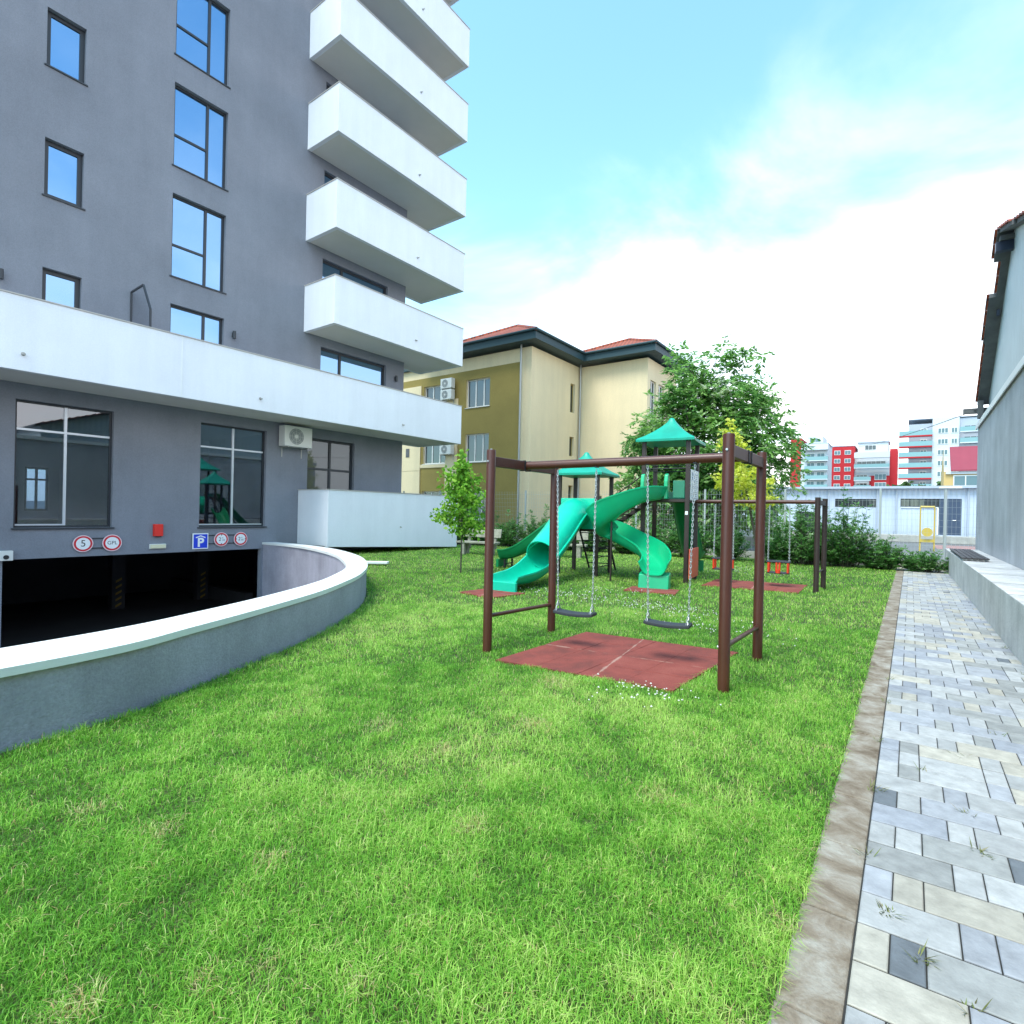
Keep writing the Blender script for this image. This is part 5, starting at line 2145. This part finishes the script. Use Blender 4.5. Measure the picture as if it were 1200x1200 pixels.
DRY = [(-2.02, .56, .10), (-1.72, 1.0, .06), (-1.4, 1.14, .06), (-1.69, 2.06, .10), (-3.3, .98, .10), (-2.82, 1.12, .10), (-2.21, 1.32, .08), (-.37, 2.29, .06), (-2.2, 3.28, .14), (-1.82, .86, .06), (-2.39, 2.59, .12), (-3.0, 2.6, .16), (-1.1, 2.9, .12), (-.42, 4.2, .06), (-.40, 1.75, .05), (-2.6, 4.2, .2)]


def grass():
    rng = np.random.default_rng(77)
    bands = [(0.3, 3.2, 19000, 1.0), (3.2, 5.5, 10500, 1.2), (5.5, 9, 4400, 1.6), (9, 14, 1300, 2.3), (14, 24, 520, 3.3)]
    allP, allW = [], []
    for (r0, r1, dens, wk) in bands:
        area = math.pi * (r1 * r1 - r0 * r0) * .34
        n = int(area * dens)
        rr = np.sqrt(rng.uniform(r0 * r0, r1 * r1, n))
        th = rng.uniform(-.02, 2 * math.pi * .34, n)       # from +Y towards -X
        P = np.stack([-np.sin(th) * rr, np.cos(th) * rr], 1)
        allP.append(P); allW.append(np.full(n, wk))
    P = np.concatenate(allP); W = np.concatenate(allW)
    ok = (P[:, 0] < KX + .002 + .012 * np.clip(rng.normal(0, .8, len(P)), -1, 1.6)) & (P[:, 1] < 21.3) & (P[:, 0] > lawn_edge(P[:, 1]) + .01)
    ok &= ~((P[:, 0] < XW + .1) & (P[:, 1] < 14.9))
    for q in MATS:
        ok &= ~in_quad(P, q, -.012)
    # thin, worn spots
    worn = vnoise(P, 1.3, 5) * .6 + vnoise(P, 4.1, 6) * .4
    ok &= rng.uniform(0, 1, len(P)) < np.clip(1.3 - .55 * np.clip((worn - .55) / .25, 0, 1), .6, 1)
    P = P[ok]; W = W[ok]; worn = worn[ok]
    n = len(P)
    big = vnoise(P, .55, 1) * .6 + vnoise(P, 1.7, 2) * .4
    tuft = vnoise(P, 7.0, 3)
    ln = (.030 + .026 * tuft) * rng.uniform(.55, 1.4, n)
    edge = np.clip(1 - np.abs(P[:, 0] - lawn_edge(P[:, 1])) / .25, 0, 1)
    ln *= 1 + .5 * edge
    wd = .0030 * W * rng.uniform(.7, 1.3, n)
    ln *= (1 + .12 * (W - 1))
    swirl = vnoise(P, 2.3, 8) * 4 * math.pi
    az = swirl * .5 + rng.uniform(0, 2 * math.pi, n)
    lean = rng.uniform(.3, 1.45, n)
    d = np.stack([np.cos(az), np.sin(az)], 1)
    face = az + math.pi / 2 + rng.normal(0, .5, n)
    s = np.stack([np.cos(face), np.sin(face), np.zeros(n)], 1) * (wd / 2)[:, None]
    base = np.stack([P[:, 0], P[:, 1], np.full(n, -.004)], 1)
    midp = base + np.stack([d[:, 0] * ln * lean * .30, d[:, 1] * ln * lean * .30, ln * .62], 1)
    tip = base + np.stack([d[:, 0] * ln * lean, d[:, 1] * ln * lean, ln * (1.0 - .38 * lean)], 1)
    V = np.stack([base - s, base + s, midp + s * .85, midp - s * .85, tip], 1)
    me = bpy.data.meshes.new('grass')
    me.vertices.add(n * 5)
    me.vertices.foreach_set('co', V.reshape(-1).astype(np.float32))
    idx = np.array([0, 1, 2, 3, 3, 2, 4])
    li = (np.arange(n)[:, None] * 5 + idx[None]).ravel().astype(np.int32)
    me.loops.add(n * 7)
    me.loops.foreach_set('vertex_index', li)
    me.polygons.add(n * 2)
    st_ = np.stack([np.arange(n) * 7, np.arange(n) * 7 + 4], 1).ravel().astype(np.int32)
    me.polygons.foreach_set('loop_start', st_)
    v = .47 + .55 * (big - .5) + .26 * (worn - .5) + .40 * (tuft - .5) + rng.normal(0, .20, n)
    v = np.where(rng.uniform(0, 1, n) < .035 + .07 * np.clip((worn - .58) / .2, 0, 1), rng.uniform(.85, 1.0, n), np.clip(v, 0, .84))
    for (sx, sy, sr) in DRY:
        dd = np.hypot(P[:, 0] - sx, P[:, 1] - sy) / sr
        hit = rng.uniform(0, 1, n) < .55 * np.exp(-dd * dd * 1.6)
        v = np.where(hit, rng.uniform(.86, 1.0, n), v)
    a = me.attributes.new('v', 'FLOAT', 'FACE')
    a.data.foreach_set('value', np.repeat(v, 2).astype(np.float32))
    me.materials.append(leaf_mat('grass_blades', [(0, (.07, .22, .022)), (.35, (.18, .48, .045)), (.62, (.34, .65, .085)), (.84, (.58, .78, .20)), (.92, (.72, .68, .34)), (1, (.64, .42, .20))], .42, .5))
    me.update(calc_edges=True)
    o = bpy.data.objects.new('grass', me)
    COL.objects.link(o)
    o['kind'] = 'stuff'
    o['label'] = 'bright green lawn grass'
    return n


print('blades', grass())


def flowers():
    rng = np.random.default_rng(12)
    b = MB()
    spots = [((-3.3, 8.5), (1.1, .5), 150), ((-4.9, 8.6), (1.5, .6), 120), ((-2.2, 7.3), (1.0, .35), 60), ((-1.75, 4.45), (.42, .16), 46), ((-4.6, 9.6), (1.4, .5), 50), ((-3.6, 16.0), (1.3, 1.2), 130), ((-1.9, 4.1), (.4, .3), 14), ((-2.4, 8.0), (1.0, .6), 40)]
    for (c, r, n) in spots:
        for k in range(n):
            x, yv = c[0] + rng.normal() * r[0] * .5, c[1] + rng.normal() * r[1] * .5
            if any(in_quad(np.array([[x, yv]]), q)[0] for q in MATS) or x > KX - .05:
                continue
            z = rng.uniform(.05, .085)
            s = rng.uniform(.006, .011)
            vs = [(x + s, yv, z), (x, yv + s, z), (x - s, yv, z), (x, yv - s, z), (x, yv, z + s * .9), (x, yv, z - s * .9),
                  (x + s * .7, yv + s * .7, z + s * .4), (x - s * .7, yv - s * .7, z + s * .4)]
            b.add(vs[:6], [(0, 1, 4), (1, 2, 4), (2, 3, 4), (3, 0, 4), (1, 0, 5), (2, 1, 5), (3, 2, 5), (0, 3, 5)])
    o = b.build('clover_flowers', M['flower'])
    o['kind'] = 'stuff'
    o['label'] = 'small white clover flowers scattered in the lawn'


flowers()


def weeds():
    rng = np.random.default_rng(4)
    P, D = [], []
    for (x, yv, n) in ((-.135, 3.75, 22), (-.13, 3.0, 10), (-.05, 2.62, 30), (.06, 2.40, 24), (.30, 3.32, 22), (.28, 3.72, 16), (-.135, 4.6, 18), (-.135, 5.6, 16), (.18, 2.25, 10), (-.14, 6.4, 12),
                      (.97, 6.3, 24), (.96, 7.4, 24), (.95, 8.8, 20), (.30, 4.6, 10), (.52, 5.2, 12), (-.135, 8, 10), (.95, 5.6, 20), (.10, 4.2, 8)):
        for k in range(n):
            P.append((x + rng.normal(0, .014), yv + .1 * x + rng.normal(0, .014), .004))
            a = rng.uniform(0, 6.28)
            D.append((math.cos(a), math.sin(a), rng.uniform(.15, 1.1)))
    P = np.array(P); D = unit(np.array(D)); n = len(P)
    S = unit(np.cross(D, np.array([0, 0, 1.0])))
    ln = rng.uniform(.025, .085, n)
    o = quads_mesh('weeds', leaf_quads(P, D, S, ln, np.full(n, .0045)), rng.uniform(0, 1, n),
                   leaf_mat('weed_blades', [(0, (.10, .09, .03)), (.6, (.16, .22, .04)), (1, (.32, .27, .12))], .2))
    o['kind'] = 'stuff'
    o['label'] = 'small dry weeds in the paving joints'


weeds()
